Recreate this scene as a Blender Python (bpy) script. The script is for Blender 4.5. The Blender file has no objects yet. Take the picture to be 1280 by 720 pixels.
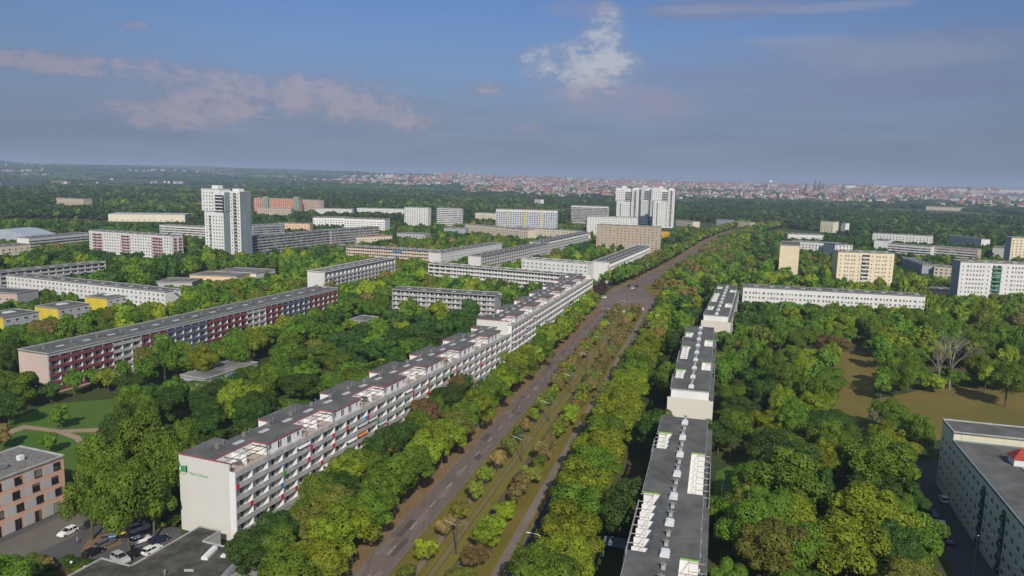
import bpy, math, random
import numpy as np
random.seed(7); RNG = np.random.default_rng(11)
D2R = math.radians
SC = bpy.context.scene
COL = SC.collection

# ------------------------------------------------------------------ camera
F = 930.0; PITCH = math.atan(139/930.0); ROLL = 0.0225; CAMZ = 80.0
_cp, _sp = math.cos(PITCH), math.sin(PITCH); _c, _s = math.cos(ROLL), math.sin(ROLL)
FWD = np.array([0, _cp, -_sp]); _u0 = np.array([0, _sp, _cp]); _r0 = np.array([1., 0, 0])
RGT = _c*_r0 + _s*_u0; UPV = -_s*_r0 + _c*_u0

def P(px, py, z=0.0):
    """where the sight line of a photo pixel meets the height z"""
    d = FWD*F + RGT*(px-640) - UPV*(py-360)
    t = (z-CAMZ)/d[2]
    return (float(d[0]*t), float(d[1]*t))

def project(x, y, z):
    v = np.stack(np.broadcast_arrays(np.asarray(x, float), np.asarray(y, float), np.asarray(z, float)-CAMZ), -1)
    w = v@FWD
    return 640+F*(v@RGT)/w, 360-F*(v@UPV)/w, w

# ------------------------------------------------------------------ materials
def nt(m):
    m.use_nodes = True
    t = m.node_tree; t.nodes.clear(); return t
def L(t, a, b): t.links.new(a, b)
def math_n(t, op, a, b=None, c=None, clamp=False):
    n = t.nodes.new('ShaderNodeMath'); n.operation = op; n.use_clamp = clamp
    for i, v in enumerate((a, b, c)):
        if v is None: continue
        if isinstance(v, (int, float)): n.inputs[i].default_value = v
        else: t.links.new(v, n.inputs[i])
    return n.outputs[0]
def mix_n(t, fac, a, b, blend='MIX'):
    n = t.nodes.new('ShaderNodeMix'); n.data_type = 'RGBA'; n.blend_type = blend; n.clamp_factor = True
    for sock, v in ((n.inputs[0], fac), (n.inputs[6], a), (n.inputs[7], b)):
        if isinstance(v, (int, float)): sock.default_value = v
        elif isinstance(v, tuple): sock.default_value = (*v[:3], 1)
        else: t.links.new(v, sock)
    return n.outputs[2]
def noise_n(t, vec, scale, detail=4, rough=.55):
    n = t.nodes.new('ShaderNodeTexNoise'); n.inputs['Scale'].default_value = scale
    n.inputs['Detail'].default_value = detail; n.inputs['Roughness'].default_value = rough
    if vec is not None: t.links.new(vec, n.inputs['Vector'])
    return n.outputs[0]
def ramp01(t, v, lo, hi):
    n = t.nodes.new('ShaderNodeMapRange'); n.interpolation_type = 'SMOOTHSTEP'
    n.inputs[1].default_value = lo; n.inputs[2].default_value = hi
    t.links.new(v, n.inputs[0]); return n.outputs[0]
def finish(t, col, rough=.85, spec=.3, metal=0.0):
    b = t.nodes.new('ShaderNodeBsdfPrincipled'); o = t.nodes.new('ShaderNodeOutputMaterial')
    if isinstance(col, tuple): b.inputs['Base Color'].default_value = (*col, 1)
    else: L(t, col, b.inputs['Base Color'])
    b.inputs['Roughness'].default_value = rough; b.inputs['Specular IOR Level'].default_value = spec
    b.inputs['Metallic'].default_value = metal
    L(t, b.outputs[0], o.inputs[0]); return b
MATS = {}
def mat(name, col, rough=.85, var=.12, scale=.35, spec=.3, metal=0.0, streak=False, dark=None):
    """plain paint / plaster / metal with mottled wear"""
    if name in MATS: return MATS[name]
    m = bpy.data.materials.new(name); t = nt(m)
    tc = t.nodes.new('ShaderNodeTexCoord'); v = tc.outputs['Object']
    if streak:
        mp = t.nodes.new('ShaderNodeMapping'); mp.inputs['Scale'].default_value = (1, 1, .12); L(t, v, mp.inputs[0]); v = mp.outputs[0]
    n1 = noise_n(t, v, scale, 6, .65)
    d = dark or tuple(c*(1-2.2*var) for c in col); b = tuple(min(1, c*(1+var)) for c in col)
    finish(t, mix_n(t, ramp01(t, n1, .3, .7), d, b), rough, spec, metal)
    MATS[name] = m; return m
def wallmat(name, col, pw=3.6, ph=2.8, joint=.78, var=.05, soil=.13):
    """prefab concrete wall: panel joints every storey / bay, rain streaks"""
    if name in MATS: return MATS[name]
    m = bpy.data.materials.new(name); t = nt(m)
    tc = t.nodes.new('ShaderNodeTexCoord'); sx = t.nodes.new('ShaderNodeSeparateXYZ'); L(t, tc.outputs['Object'], sx.inputs[0])
    h = math_n(t, 'ADD', sx.outputs[0], sx.outputs[1])
    fx = math_n(t, 'FRACT', math_n(t, 'DIVIDE', h, pw)); fz = math_n(t, 'FRACT', math_n(t, 'DIVIDE', sx.outputs[2], ph))
    jx = math_n(t, 'LESS_THAN', fx, .09/pw); jz = math_n(t, 'LESS_THAN', fz, .10/ph)
    j = math_n(t, 'MAXIMUM', jx, jz)
    mp = t.nodes.new('ShaderNodeMapping'); mp.inputs['Scale'].default_value = (1, 1, .10); L(t, tc.outputs['Object'], mp.inputs[0])
    st = noise_n(t, mp.outputs[0], .7, 6, .7); big = noise_n(t, tc.outputs['Object'], .12, 4)
    c1 = mix_n(t, ramp01(t, big, .3, .7), tuple(c*(1-var) for c in col), tuple(min(1, c*(1+var)) for c in col))
    c2 = mix_n(t, math_n(t, 'MULTIPLY', ramp01(t, st, .5, .8), soil*2), c1, (.22, .21, .19))
    c3 = mix_n(t, j, c2, tuple(c*joint for c in col))
    finish(t, c3, .88, .25); MATS[name] = m; return m

def leafmat():
    m = bpy.data.materials.new('leaf'); t = nt(m)
    at = t.nodes.new('ShaderNodeAttribute'); at.attribute_name = 'tint'
    oi = t.nodes.new('ShaderNodeObjectInfo')
    tc = t.nodes.new('ShaderNodeTexCoord')
    hv = t.nodes.new('ShaderNodeHueSaturation'); L(t, at.outputs['Color'], hv.inputs['Color'])
    L(t, math_n(t, 'MULTIPLY_ADD', oi.outputs['Random'], .03, .480), hv.inputs['Hue'])
    L(t, math_n(t, 'MULTIPLY_ADD', oi.outputs['Random'], .36, .92), hv.inputs['Value'])
    d = t.nodes.new('ShaderNodeBsdfPrincipled'); d.inputs['Roughness'].default_value = .55; d.inputs['Specular IOR Level'].default_value = .22
    tr = t.nodes.new('ShaderNodeBsdfTranslucent')
    L(t, hv.outputs[0], d.inputs['Base Color'])
    L(t, mix_n(t, 1.0, hv.outputs[0], (1.25, 1.15, .5), 'MULTIPLY'), tr.inputs[0])
    mx = t.nodes.new('ShaderNodeMixShader'); mx.inputs[0].default_value = .34
    L(t, d.outputs[0], mx.inputs[1]); L(t, tr.outputs[0], mx.inputs[2])
    o = t.nodes.new('ShaderNodeOutputMaterial'); L(t, mx.outputs[0], o.inputs[0]); return m
LEAF = leafmat()
BARK = mat('bark', (.13, .105, .08), .95, .25, 2.0)
GREYBARK = mat('bare_bark', (.23, .21, .175), .95, .2, 2.0)

M_ROOF = mat('bitumen_roof', (.125, .126, .119), .9, .16, .16)
M_ROOF2 = mat('weathered_roof', (.19, .186, .172), .92, .22, .14)
M_ROOFN = mat('near_roof_felt', (.085, .08, .066), .92, .25, .25)
M_RIM = mat('parapet_metal', (.42, .42, .41), .5, .1, .5, .5)
M_WHITE = mat('white_paint', (.66, .655, .64), .8, .05, .6, streak=True)
M_BRIGHT = mat('bright_white_render', (.74, .735, .72), .8, .03, .4, streak=True)
M_FRAME = mat('window_frame_white', (.70, .70, .69), .6, .04, 1)
M_PARAP = mat('balcony_concrete', (.42, .415, .41), .85, .12, .5, streak=True)
M_RED = mat('red_balcony', (.215, .06, .068), .6, .1, .8)
M_BLUE = mat('blue_balcony', (.10, .115, .185), .6, .1, .8)
M_GREENP = mat('green_panel', (.05, .36, .07), .5, .08, 1)
M_CYANP = mat('azure_panel', (.03, .22, .55), .5, .08, 1)
M_REDP = mat('crimson_panel', (.60, .02, .07), .5, .08, 1)
M_ORANGE = mat('orange_awning', (.60, .20, .05), .7, .08, 1)
M_FASCIA = mat('red_fascia', (.52, .07, .10), .5, .08, 1)
M_GREENF = mat('green_fascia', (.22, .50, .06), .5, .08, 1)
M_STEEL = mat('galvanised_steel', (.46, .47, .48), .35, .1, 1, .5, .6)
M_DSTEEL = mat('dark_steel', (.09, .10, .10), .5, .1, 1, .5, .3)
M_YELLOW = mat('ochre_wall', (.62, .50, .05), .85, .08, .3, streak=True)
M_TERRACE = mat('terrace_floor', (.42, .36, .31), .9, .1, .8)
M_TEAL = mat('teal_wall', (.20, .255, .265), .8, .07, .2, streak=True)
M_DBALC = mat('dark_plum_balcony', (.07, .055, .08), .7, .1, .5)
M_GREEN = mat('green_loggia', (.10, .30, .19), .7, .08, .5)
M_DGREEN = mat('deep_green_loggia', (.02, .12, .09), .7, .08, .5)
M_TYRE = mat('tyre_rubber', (.015, .015, .016), .85, .1, 4)
M_LAMPG = mat('lamp_glass', (.72, .74, .76), .25, .03, 2, .5)
def glassmat():
    m = bpy.data.materials.new('window_glass'); t = nt(m)
    oi = t.nodes.new('ShaderNodeObjectInfo'); geo = t.nodes.new('ShaderNodeNewGeometry')
    wn = t.nodes.new('ShaderNodeTexWhiteNoise'); wn.noise_dimensions = '3D'
    sn = t.nodes.new('ShaderNodeVectorMath'); sn.operation = 'SNAP'; sn.inputs[1].default_value = (1.7, 1.7, 2.8)
    L(t, geo.outputs['Position'], sn.inputs[0]); L(t, sn.outputs[0], wn.inputs['Vector'])
    f = ramp01(t, wn.outputs['Value'], .48, .95)
    finish(t, mix_n(t, f, (.018, .022, .028), (.30, .29, .27)), .12, .6); return m
M_GLASS = glassmat()

# ------------------------------------------------------------------ mesh builder
class MB:
    def __init__(s): s.v = []; s.f = []; s.m = []
    def quad(s, a, b, c, d, m=0):
        i = len(s.v); s.v += [a, b, c, d]; s.f.append((i, i+1, i+2, i+3)); s.m.append(m)
    def poly(s, pts, m=0):
        i = len(s.v); s.v += list(pts); s.f.append(tuple(range(i, i+len(pts)))); s.m.append(m)
    def box(s, x0, x1, y0, y1, z0, z1, m=0, top=None):
        i = len(s.v)
        s.v += [(x0,y0,z0),(x1,y0,z0),(x1,y1,z0),(x0,y1,z0),(x0,y0,z1),(x1,y0,z1),(x1,y1,z1),(x0,y1,z1)]
        s.f += [(i,i+3,i+2,i+1),(i+4,i+5,i+6,i+7),(i,i+1,i+5,i+4),(i+1,i+2,i+6,i+5),(i+2,i+3,i+7,i+6),(i+3,i,i+4,i+7)]
        s.m += [m, m if top is None else top, m, m, m, m]
        return s
    def tube(s, p, q, r0, r1=None, n=6, m=0, cap=True):
        p = np.array(p, float); q = np.array(q, float); r1 = r0 if r1 is None else r1
        d = q-p; ln = np.linalg.norm(d); d = d/(ln or 1)
        a = np.cross(d, [0,0,1.] if abs(d[2]) < .9 else [1.,0,0]); a /= np.linalg.norm(a); b = np.cross(d, a)
        i = len(s.v)
        for c, r in ((p, r0), (q, r1)):
            for k in range(n):
                t = 2*math.pi*k/n; s.v.append(tuple(c+r*(math.cos(t)*a+math.sin(t)*b)))
        for k in range(n): s.f.append((i+k, i+(k+1)%n, i+n+(k+1)%n, i+n+k)); s.m.append(m)
        if cap:
            s.f.append(tuple(i+n+k for k in range(n))); s.m.append(m); s.f.append(tuple(i+n-1-k for k in range(n))); s.m.append(m)
        return s
    def prism(s, prof, x0, x1, m=0, axis='x'):
        """closed (y,z) profile swept along x"""
        n = len(prof); i = len(s.v)
        for x in (x0, x1):
            for (a, b) in prof: s.v.append((x, a, b) if axis == 'x' else (a, x, b))
        for k in range(n): s.f.append((i+k, i+(k+1)%n, i+n+(k+1)%n, i+n+k)); s.m.append(m)
        s.f.append(tuple(i+n-1-k for k in range(n))); s.m.append(m); s.f.append(tuple(i+n+k for k in range(n))); s.m.append(m)
        return s
    def mesh(s, name, mats):
        me = bpy.data.meshes.new(name); me.from_pydata(s.v, [], s.f)
        for m in (mats if isinstance(mats, (list, tuple)) else [mats]): me.materials.append(m)
        me.polygons.foreach_set('material_index', s.m); me.update(); return me
    def build(s, name, mats, parent=None, loc=(0,0,0), rot=0, **props):
        return link(name, s.mesh(name, mats), parent, loc, rot, **props)
def link(name, data, parent=None, loc=(0,0,0), rot=0, **props):
    o = bpy.data.objects.new(name, data); COL.objects.link(o)
    if parent is not None: o.parent = parent
    o.location = loc; o.rotation_euler = (0, 0, rot)
    for k, v in props.items():
        if v is not None: o[k] = v
    return o
def thing(name, label, cat, loc=(0,0,0), rot=0, group=None):
    return link(name, None, None, loc, rot, label=label, category=cat, group=group)

# ------------------------------------------------------------------ facade pieces (shared meshes)
_cache = {}
def win_mesh(w, h, kind='double', fm=None):
    k = ('win', w, h, kind, fm and fm.name)
    if k in _cache: return _cache[k]
    b = MB(); t = .09
    b.box(-w/2, w/2, -.05, .02, 0, t, 0); b.box(-w/2, w/2, -.05, .02, h-t, h, 0)
    b.box(-w/2, -w/2+t, -.05, .02, t, h-t, 0); b.box(w/2-t, w/2, -.05, .02, t, h-t, 0)
    n = 2 if kind == 'double' else (3 if kind == 'triple' else 1)
    for i in range(1, n): x = -w/2+w*i/n; b.box(x-.045, x+.045, -.045, .02, t, h-t, 0)
    b.box(-w/2+t, w/2-t, -.02, .02, t, h-t, 1)
    b.box(-w/2-.06, w/2+.06, -.16, .02, -.06, -.003, 0)
    _cache[k] = b.mesh('window', [fm or M_FRAME, M_GLASS]); return _cache[k]
def balc_mesh(w, h, pm, wm, dep=1.4, part=True):
    k = ('balc', round(w, 3), h, pm.name, wm.name, dep, part)
    if k in _cache: return _cache[k]
    b = MB()
    b.box(.02, w-.02, 0.02, dep, 0, .16, 1)
    b.box(0.03, w-.03, 0, .10, -.12, 1.06, 0)
    if part: b.box(0, .18, .103, dep, .163, h-.02, 1)
    _cache[k] = b.mesh('balcony', [pm, wm]); return _cache[k]
def balc_win(w, h):
    k = ('bw', round(w, 3), h)
    if k in _cache: return _cache[k]
    b = MB(); a = .35; e = w-.35
    b.box(a, e, -.04, .01, .2, h-.35, 0)
    n = 4; ww = (e-a)/n
    for i in range(n):
        if i == 1: continue
        b.box(a+i*ww+.08, a+(i+1)*ww-.08, -.06, -.03, .3 if i in (0, 2) else 1.0, h-.45, 1)
    _cache[k] = b.mesh('window', [M_WHITE, M_GLASS]); return _cache[k]

BLOCKS = []      # footprints used to keep trees off buildings and sight lines
def register(a, b, W, H, keep=.5, front=True, pad=4.0, gl=True, gr=True):
    a = np.array(a, float); b = np.array(b, float); d = b-a; Ln = np.linalg.norm(d); u = d/Ln; n = np.array([-u[1], u[0]])
    BLOCKS.append(dict(a=a, u=u, n=n, L=Ln, W=W, H=H, keep=keep, pad=pad))
    return a, Ln, math.atan2(u[1], u[0])
def rim(b, x0, x1, y0, y1, z, h=.35, t=.25, m=1):
    b.box(x0, x1, y0, y0+t, z, z+h, m); b.box(x0, x1, y1-t, y1, z, z+h, m)
    b.box(x0, x0+t, y0+t, y1-t, z, z+h, m); b.box(x1-t, x1, y0+t, y1-t, z, z+h, m)
VENT = None
def vent_meshes():
    global VENT
    if VENT: return VENT
    b = MB(); b.box(-.38, .38, -.38, .38, 0, .9, 0); b.box(-.46, .46, -.46, .46, .903, 1.0, 0); v1 = b.mesh('roof_vent', [mat('grey_vent', (.22, .22, .215), .8, .1, 1), M_STEEL])
    b = MB(); b.box(-1.4, 1.4, -.7, .7, 0, .2, 0); b.prism([(-.65, .203), (.65, .203), (.45, .36), (-.45, .36)], -1.35, 1.35, 1); v2 = b.mesh('skylight', [mat('grey_vent', (.22, .22, .215)), mat('skylight_sheet', (.48, .49, .50), .4, .05, 1)])
    b = MB(); b.tube((0,0,0), (0,0,1.1), .11, .11, 8, 0); b.tube((0,0,1.05), (0,0,1.3), .2, .15, 8, 0); v3 = b.mesh('vent_pipe', [mat('grey_vent', (.22, .22, .215))])
    VENT = (v1, v2, v3); return VENT
GRP = 'prefab apartment blocks of the estate'
def visible_order(items, o, rot):
    """nearest to the camera first"""
    c, s = math.cos(rot), math.sin(rot)
    return sorted(items, key=lambda it: math.hypot(o[0]+c*it[0]-s*it[1], o[1]+s*it[0]+c*it[1]))
def place_parts(root, name, mesh_of, items, o, rot, cap=100, subs=None):
    """items (x, y, z, rz, key): the cap nearest become parts, the rest one stuff part"""
    items = visible_order(items, o, rot)
    out = []
    for it in items[:cap]:
        p = link(name, mesh_of(it[4]), root, it[:3], it[3])
        if subs: subs(p, it)
        out.append(p)
    rest = items[cap:]
    if rest:
        vs, fs, ms, mats, mi = [], [], [], [], {}
        for it in rest:
            me = mesh_of(it[4]); c, s = math.cos(it[3]), math.sin(it[3]); base = len(vs)
            for v in me.vertices:
                x, y, z = v.co; vs.append((it[0]+c*x-s*y, it[1]+s*x+c*y, it[2]+z))
            for p in me.polygons:
                mm = me.materials[p.material_index]
                if mm.name not in mi: mi[mm.name] = len(mats); mats.append(mm)
                fs.append(tuple(base+i for i in p.vertices)); ms.append(mi[mm.name])
        me = bpy.data.meshes.new(name); me.from_pydata(vs, [], fs)
        for m in mats: me.materials.append(m)
        me.polygons.foreach_set('material_index', ms)
        link({'window': 'windows', 'balcony': 'balconies'}.get(name, name+'s'), me, root, kind='stuff')
    return out

def block(label, a, b, H, W, wall, style='win', floors=None, bay=3.6, keep=.5, roof=None, cat='apartment block', name='apartment_block',
          base=1.2, fh=None, ww=1.5, wh=1.35, band=None, group=GRP, far=False, vents=True, gable_win=(), gablemat=None, balc=None, pat=None,
          rimmat=None, cap=100, pad=4.0, ventkind=0, wallmat2=None):
    """a, b: ground points of the front from left to right as one faces it"""
    o, Ln, rot = register(a, b, W, H, keep, pad=pad)
    root = thing(name, label, cat, (o[0], o[1], 0), rot, group)
    roof = roof or M_ROOF; rimm = rimmat or M_RIM
    fh = fh or 2.8
    floors = max(1, int((H-base)/fh)) if floors is None else floors
    nb = max(1, round(Ln/bay)); bw = Ln/nb
    rec = 1.3 if style == 'balc' else 0
    w = MB()
    if rec:
        w.box(0, Ln, rec, W, 0, H-.35, 0); w.box(0, .25, 0, rec-.003, 0, H-.35, 0); w.box(Ln-.25, Ln, 0, rec-.003, 0, H-.35, 0)
        w.box(.253, Ln-.253, .05, rec-.003, 0, base-.15, 0)
    else: w.box(0, Ln, 0, W, 0, H-.35, 0)
    wmats = [wall, M_GLASS, M_FRAME]
    if gablemat is not None:
        wmats.append(gablemat)
        w.box(-.06, -.003, 0, W, 0, H-.36, 3); w.box(Ln+.003, Ln+.06, 0, W, 0, H-.36, 3)
    if far:      # seen small: the window pattern belongs to the wall
        for fl in range(floors):
            z = base+fl*fh
            if band is not None:
                w.box(0.1, Ln-.1, -.25, -.003, z-.35, z+.75, 2)
                w.box(.1, Ln-.1, -.06, -.003, z+.753, z+2.1, 1)
            else:
                for i in range(nb):
                    x = (i+.5)*bw
                    w.box(x-ww/2, x+ww/2, -.05, -.003, z, z+wh, 1)
        if not band:
            for g, x0, x1 in (('L', -.05, -.003), ('R', Ln+.003, Ln+.05)):
                if g in gable_win:
                    for fl in range(floors):
                        for yy in (W*.3, W*.7): w.box(x0, x1, yy-.6, yy+.6, base+fl*fh, base+fl*fh+wh, 1)
        if band is not None and band is not True: wmats[2] = band
    w.build('wall', wmats, root)
    r = MB(); r.box(-.15, Ln+.15, -.15, W+.15, H-.347, H, 0); rim(r, -.2, Ln+.2, -.2, W+.2, H+.003, .3, .3, 1)
    ro = r.build('roof', [roof, rimm], root)
    if vents:
        v = vent_meshes(); step = 9 if Ln < 120 else 11; k = 0; x = step*.45
        dist = math.hypot(o[0], o[1])
        while x < Ln-2:
            link('roof_vent', v[0], ro, (x, W*.56, H)); link('skylight', v[1], ro, (x+step*.45, W*.45, H)); x += step
    if far: return root
    if style == 'win':
        its = []
        for fl in range(floors):
            for i in range(nb):
                k = pat(i, fl, nb) if pat else 'w'
                if k in ('w', 'd'):
                    its.append(((i+.5)*bw, 0, base+fl*fh, 0, (ww if k == 'w' else ww*.55, wh)))
                elif k == 'p':
                    for dx in (-.95, .95): its.append(((i+.5)*bw+dx, 0, base+fl*fh, 0, (1.15, wh)))
        for g in gable_win:
            for fl in range(floors):
                for yy in ((W*.3, W*.7) if g in 'LR' else (W*.5,)):
                    its.append((0 if g in 'Ll' else Ln, yy, base+fl*fh, -math.pi/2 if g in 'Ll' else math.pi/2, (1.2, wh)))
        place_parts(root, 'window', lambda k: win_mesh(k[0], k[1], 'double' if k[0] > 1 else 'single'), its, o, rot, cap)
        if balc:      # stacks of loggias between the windows: (x0, x1, material, depth)
            for (x0, x1, pm, dep) in balc:
                bits = []
                for fl in range(floors): bits.append((x0*Ln, -dep, base+fl*fh-.75, 0, (x1-x0)*Ln))
                place_parts(root, 'balcony', lambda k: stack_mesh(k, fh, pm, dep), bits, o, rot, cap)
    else:
        bits = []
        for fl in range(floors):
            for i in range(nb): bits.append((i*bw, 0, base+fl*fh-.15, 0, (i, fl)))
        def bm(k):
            pm = balc(k[0], k[1]) if balc else M_PARAP
            return balc_mesh(bw, fh, pm, wallmat2 or M_WHITE, rec)
        def sub(p, it): link('window', balc_win(bw, fh), p, (0, rec, 0))
        place_parts(root, 'balcony', bm, bits, o, rot, cap, sub)
        # windows behind the balconies beyond the hundred nearest
        rest = visible_order(bits, o, rot)[cap:]
        if rest:
            g = MB()
            for it in rest: g.box(it[0]+.5, it[0]+bw-.5, rec-.05, rec-.003, it[2]+.35, it[2]+fh-.5, 0)
            g.build('windows', [M_GLASS], root, kind='stuff')
    return root
def stack_mesh(w, h, pm, dep):
    k = ('stack', round(w, 2), h, pm.name, dep)
    if k in _cache: return _cache[k]
    b = MB(); b.box(0, w, 0, dep-.003, 0, .15, 0); b.box(0, w, 0, .1, .153, 1.0, 0); b.box(0, .1, .103, dep-.003, .153, 1.0, 0); b.box(w-.1, w, .103, dep-.003, .153, 1.0, 0)
    b.box(.1, w-.1, dep-.06, dep-.004, .8, h-.3, 1)
    _cache[k] = b.mesh('balcony', [pm, M_GLASS]); return _cache[k]
def along(p, az, ln): return (p[0]+ln*math.sin(D2R(az)), p[1]+ln*math.cos(D2R(az)))

# ------------------------------------------------------------------ long white blocks with a set-back top storey
def terrace_block(label, o, az, Ln, W, H, rep=26.0, nf=5, logo=False, fascia=None, seed=1, top='pergola'):
    rnd = random.Random(seed)
    rot = math.pi/2-D2R(az); u = (math.cos(rot), math.sin(rot)); n = (-u[1], u[0])
    f = (o[0]-1.5*n[0], o[1]-1.5*n[1])            # balcony front line is local y = 0
    register(f, (f[0]+u[0]*Ln, f[1]+u[1]*Ln), W+1.5, H, keep=.5, pad=2.5)
    root = thing('apartment_block', label, 'apartment block', (f[0], f[1], 0), rot, GRP)
    fas = fascia or M_FASCIA
    D = 1.5; W2 = W+D; zt = H-2.9; fh = (zt-1.2)/nf; bw = 5.2; nb = int(Ln/bw)
    GW = wallmat('cream_gable', (.585, .59, .555), 6.9, 2.8, .95, .02, .05)
    w = MB()
    w.box(.303, Ln-.303, D, W2, 0, zt, 0)
    w.box(0, .30, D+.003, W2, 0, H-.25, 2); w.box(Ln-.3, Ln, D+.003, W2, 0, H-.25, 2)        # gables
    for x in (-.02, Ln-.3): w.box(x, x+.32, -.02, D, 0, zt+.95, 1)                                # white end walls of the balconies
    w.box(.303, Ln-.303, .25, D-.003, 0, 1.0, 0)
    # top storey: spine, front rooms, rear rooms
    zs = zt+.003
    w.box(.303, Ln-.303, D+4.9, D+9.6, zs, H-.25, 1)
    segs_f = []; segs_r = [(.303, 11)]
    x = 13.0
    while x < Ln-2: segs_f.append((x, min(x+13.3, Ln-.31))); x += rep
    x = rep
    while x < Ln-4: segs_r.append((x, min(x+14.5, Ln-.31))); x += rep
    for a, b in segs_f: w.box(a, b, D+1.0, D+4.897, zs, H-.25, 1)
    for a, b in segs_r: w.box(a, b, D+9.603, W2, zs, H-.25, 1)
    # partitions half way in each front recess
    x = 0.303
    for a, b in segs_f:
        c = (x+a)/2
        if a-x > 4: w.box(c-.12, c+.12, D+1.0, D+4.897, zs, H-.6, 1)
        x = b
    w.build('wall', [M_PARAP, M_BRIGHT, GW], root)
    r = MB(); zr = H-.247
    r.box(.0, Ln, D+4.7, D+9.8, zr, H, 0)
    for a, b in segs_f: r.box(a-.2, b+.2, D+.6, D+4.697, zr, H, 0)
    for a, b in segs_r: r.box(a-.2, b+.2, D+9.803, W2+.2, zr, H, 0)
    r.box(0, .34, D, D+4.697, zr, H, 0)
    ro = r.build('roof', [M_ROOF], root)
    t = MB(); zf0, zf1 = H-.32, H+.03
    zf0 = H-.14
    t.box(-.06, .0-.003, D, W2+.2, zf0, zf1)
    for a, b in segs_f:
        t.box(a-.26, b+.26, D+.54, D+.597, zf0, zf1); t.box(a-.26, a-.203, D+.6, D+4.9, zf0, zf1); t.box(b+.203, b+.26, D+.6, D+4.9, zf0, zf1)
    prev = 0
    for a, b in segs_f:
        if a-prev > 1: t.box(prev+.26, a-.262, D+4.64, D+4.697, zf0, zf1)
        prev = b
    for a, b in segs_r: t.box(a-.26, a-.203, D+9.8, W2+.2, zf0, zf1)
    t.build('red_fascia' if fas is M_FASCIA else 'green_fascia', [fas], ro)
    v = vent_meshes(); x = 6.0; k = 0
    while x < Ln-3:
        link('roof_vent', v[0], ro, (x, D+8.6, H)); link('skylight', v[1], ro, (x+4.5, D+6.6, H)); link('vent_pipe', v[2], ro, (x+2.2, D+9.0, H))
        x += 8.7
    # terrace rails
    g = MB(); g.box(.0, Ln, W2-.1, W2-.04, zt+.9, zt+.97); g.box(0, Ln, W2-.1, W2-.04, zt+.5, zt+.55)
    x = .2
    while x < Ln: g.box(x, x+.06, W2-.1, W2-.04, zt, zt+.9); x += 2.6
    g.build('railing', [M_STEEL], root)
    p = MB(); p.box(0, Ln, 0, .12, zt-.25, zt+.95, 0); p.box(.303, Ln-.303, .123, D, zt-.2, zt+.0, 1); p.build('terrace_parapet', [M_PARAP, M_TERRACE], root)
    x = 0.303
    for a, b in segs_f:
        if a-x > 4:
            p = MB()
            for i in range(5):
                xx = x+.6+i*(a-x-1.0)/4; p.box(xx-.05, xx+.05, D+.1, D+4.8, H-.75, H-.6)
            for yy in (D+.15, D+2.4): p.box(x+.3, a-.1, yy-.05, yy+.05, H-.597, H-.48)
            for xx in (x+.6, a-.4): p.box(xx-.05, xx+.05, D+.1, D+.2, zs, H-.753)
            p.build('pergola', [M_DSTEEL], root)
            q = MB(); q.box(x, a, D+.01, D+4.89, zs, zs+.04); q.build('terrace_floor', [M_TERRACE], root)
            if rnd.random() < .5:
                q = MB(); cx = x+2.2+rnd.random()*3
                q.tube((cx, D+2, zs+.04), (cx, D+2, zs+2.0), .03, .03, 6); 
                for kk in range(8):
                    a1, a2 = kk*math.pi/4, (kk+1)*math.pi/4
                    q.poly([(cx+1.2*math.cos(a1), D+2+1.2*math.sin(a1), zs+1.8), (cx+1.2*math.cos(a2), D+2+1.2*math.sin(a2), zs+1.8), (cx, D+2, zs+2.2)])
                q.build('sunshade', [rnd.choice([M_DSTEEL, M_ORANGE, M_WHITE, M_CYANP])], root)
        x = b
    its = []
    for a, b in segs_f:
        for i, ww in enumerate((1.1, 1.6, 1.6, 1.1)):
            xx = a+1.5+i*(b-a-3)/3; its.append((xx, D+1.0, zs+(.9 if i in (0, 3) else .15), 0, (ww, 1.3 if i in (0, 3) else 2.0)))
    place_parts(root, 'window', lambda k: win_mesh(k[0], k[1], 'double'), its, f, rot, 100)
    bits = [(.3+i*(Ln-.6)/nb, 0, 1.2+fl*fh-.15, 0, (i, fl)) for fl in range(nf) for i in range(nb)]
    bwx = (Ln-.6)/nb
    def sub(pp, it):
        link('window', balc_win(bwx, fh), pp, (0, D, 0))
        if rnd.random() < .38:
            mm = rnd.choice([M_REDP, M_REDP, M_GREENP, M_CYANP, M_REDP])
            kk = ('panel', mm.name)
            if kk not in _cache:
                c = MB(); c.box(.02, .95, -.06, -.003, -.1, 1.08); _cache[kk] = c.mesh('colour_panel', [mm])
            link('colour_panel', _cache[kk], pp, (rnd.choice([0, bwx-1.0]), 0, 0))
        elif rnd.random() < .12:
            kk = ('awn', rnd.choice((0, 1, 2, 1, 2, 1, 2)))
            if kk not in _cache:
                c = MB(); c.prism([(1.4, fh-.3), (1.4, fh-.25), (-.5, fh-.9), (-.5, fh-.95)], .4, bwx-.5); _cache[kk] = c.mesh('awning', [(M_ORANGE, M_WHITE, M_PARAP)[kk[1]]])
            link('awning', _cache[kk], pp, (0, 0, 0))
    place_parts(root, 'balcony', lambda k: balc_mesh(bwx, fh, M_PARAP, M_BRIGHT, D), bits, f, rot, 100, sub)
    rest = visible_order(bits, f, rot)[100:]
    if rest:
        g = MB()
        for it in rest: g.box(it[0]+.5, it[0]+bwx-.5, D-.06, D-.003, it[2]+.35, it[2]+fh-.5, 0)
        g.build('windows', [M_GLASS], root, kind='stuff')
        g = MB()
        for it in rest:
            if rnd.random() < .2: g.box(it[0], it[0]+1.15, -.06, -.003, it[2]-.1, it[2]+1.08, rnd.choice([0, 0, 1, 2]))
        g.build('colour_panels', [M_REDP, M_GREENP, M_CYANP], root, kind='stuff')
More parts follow.
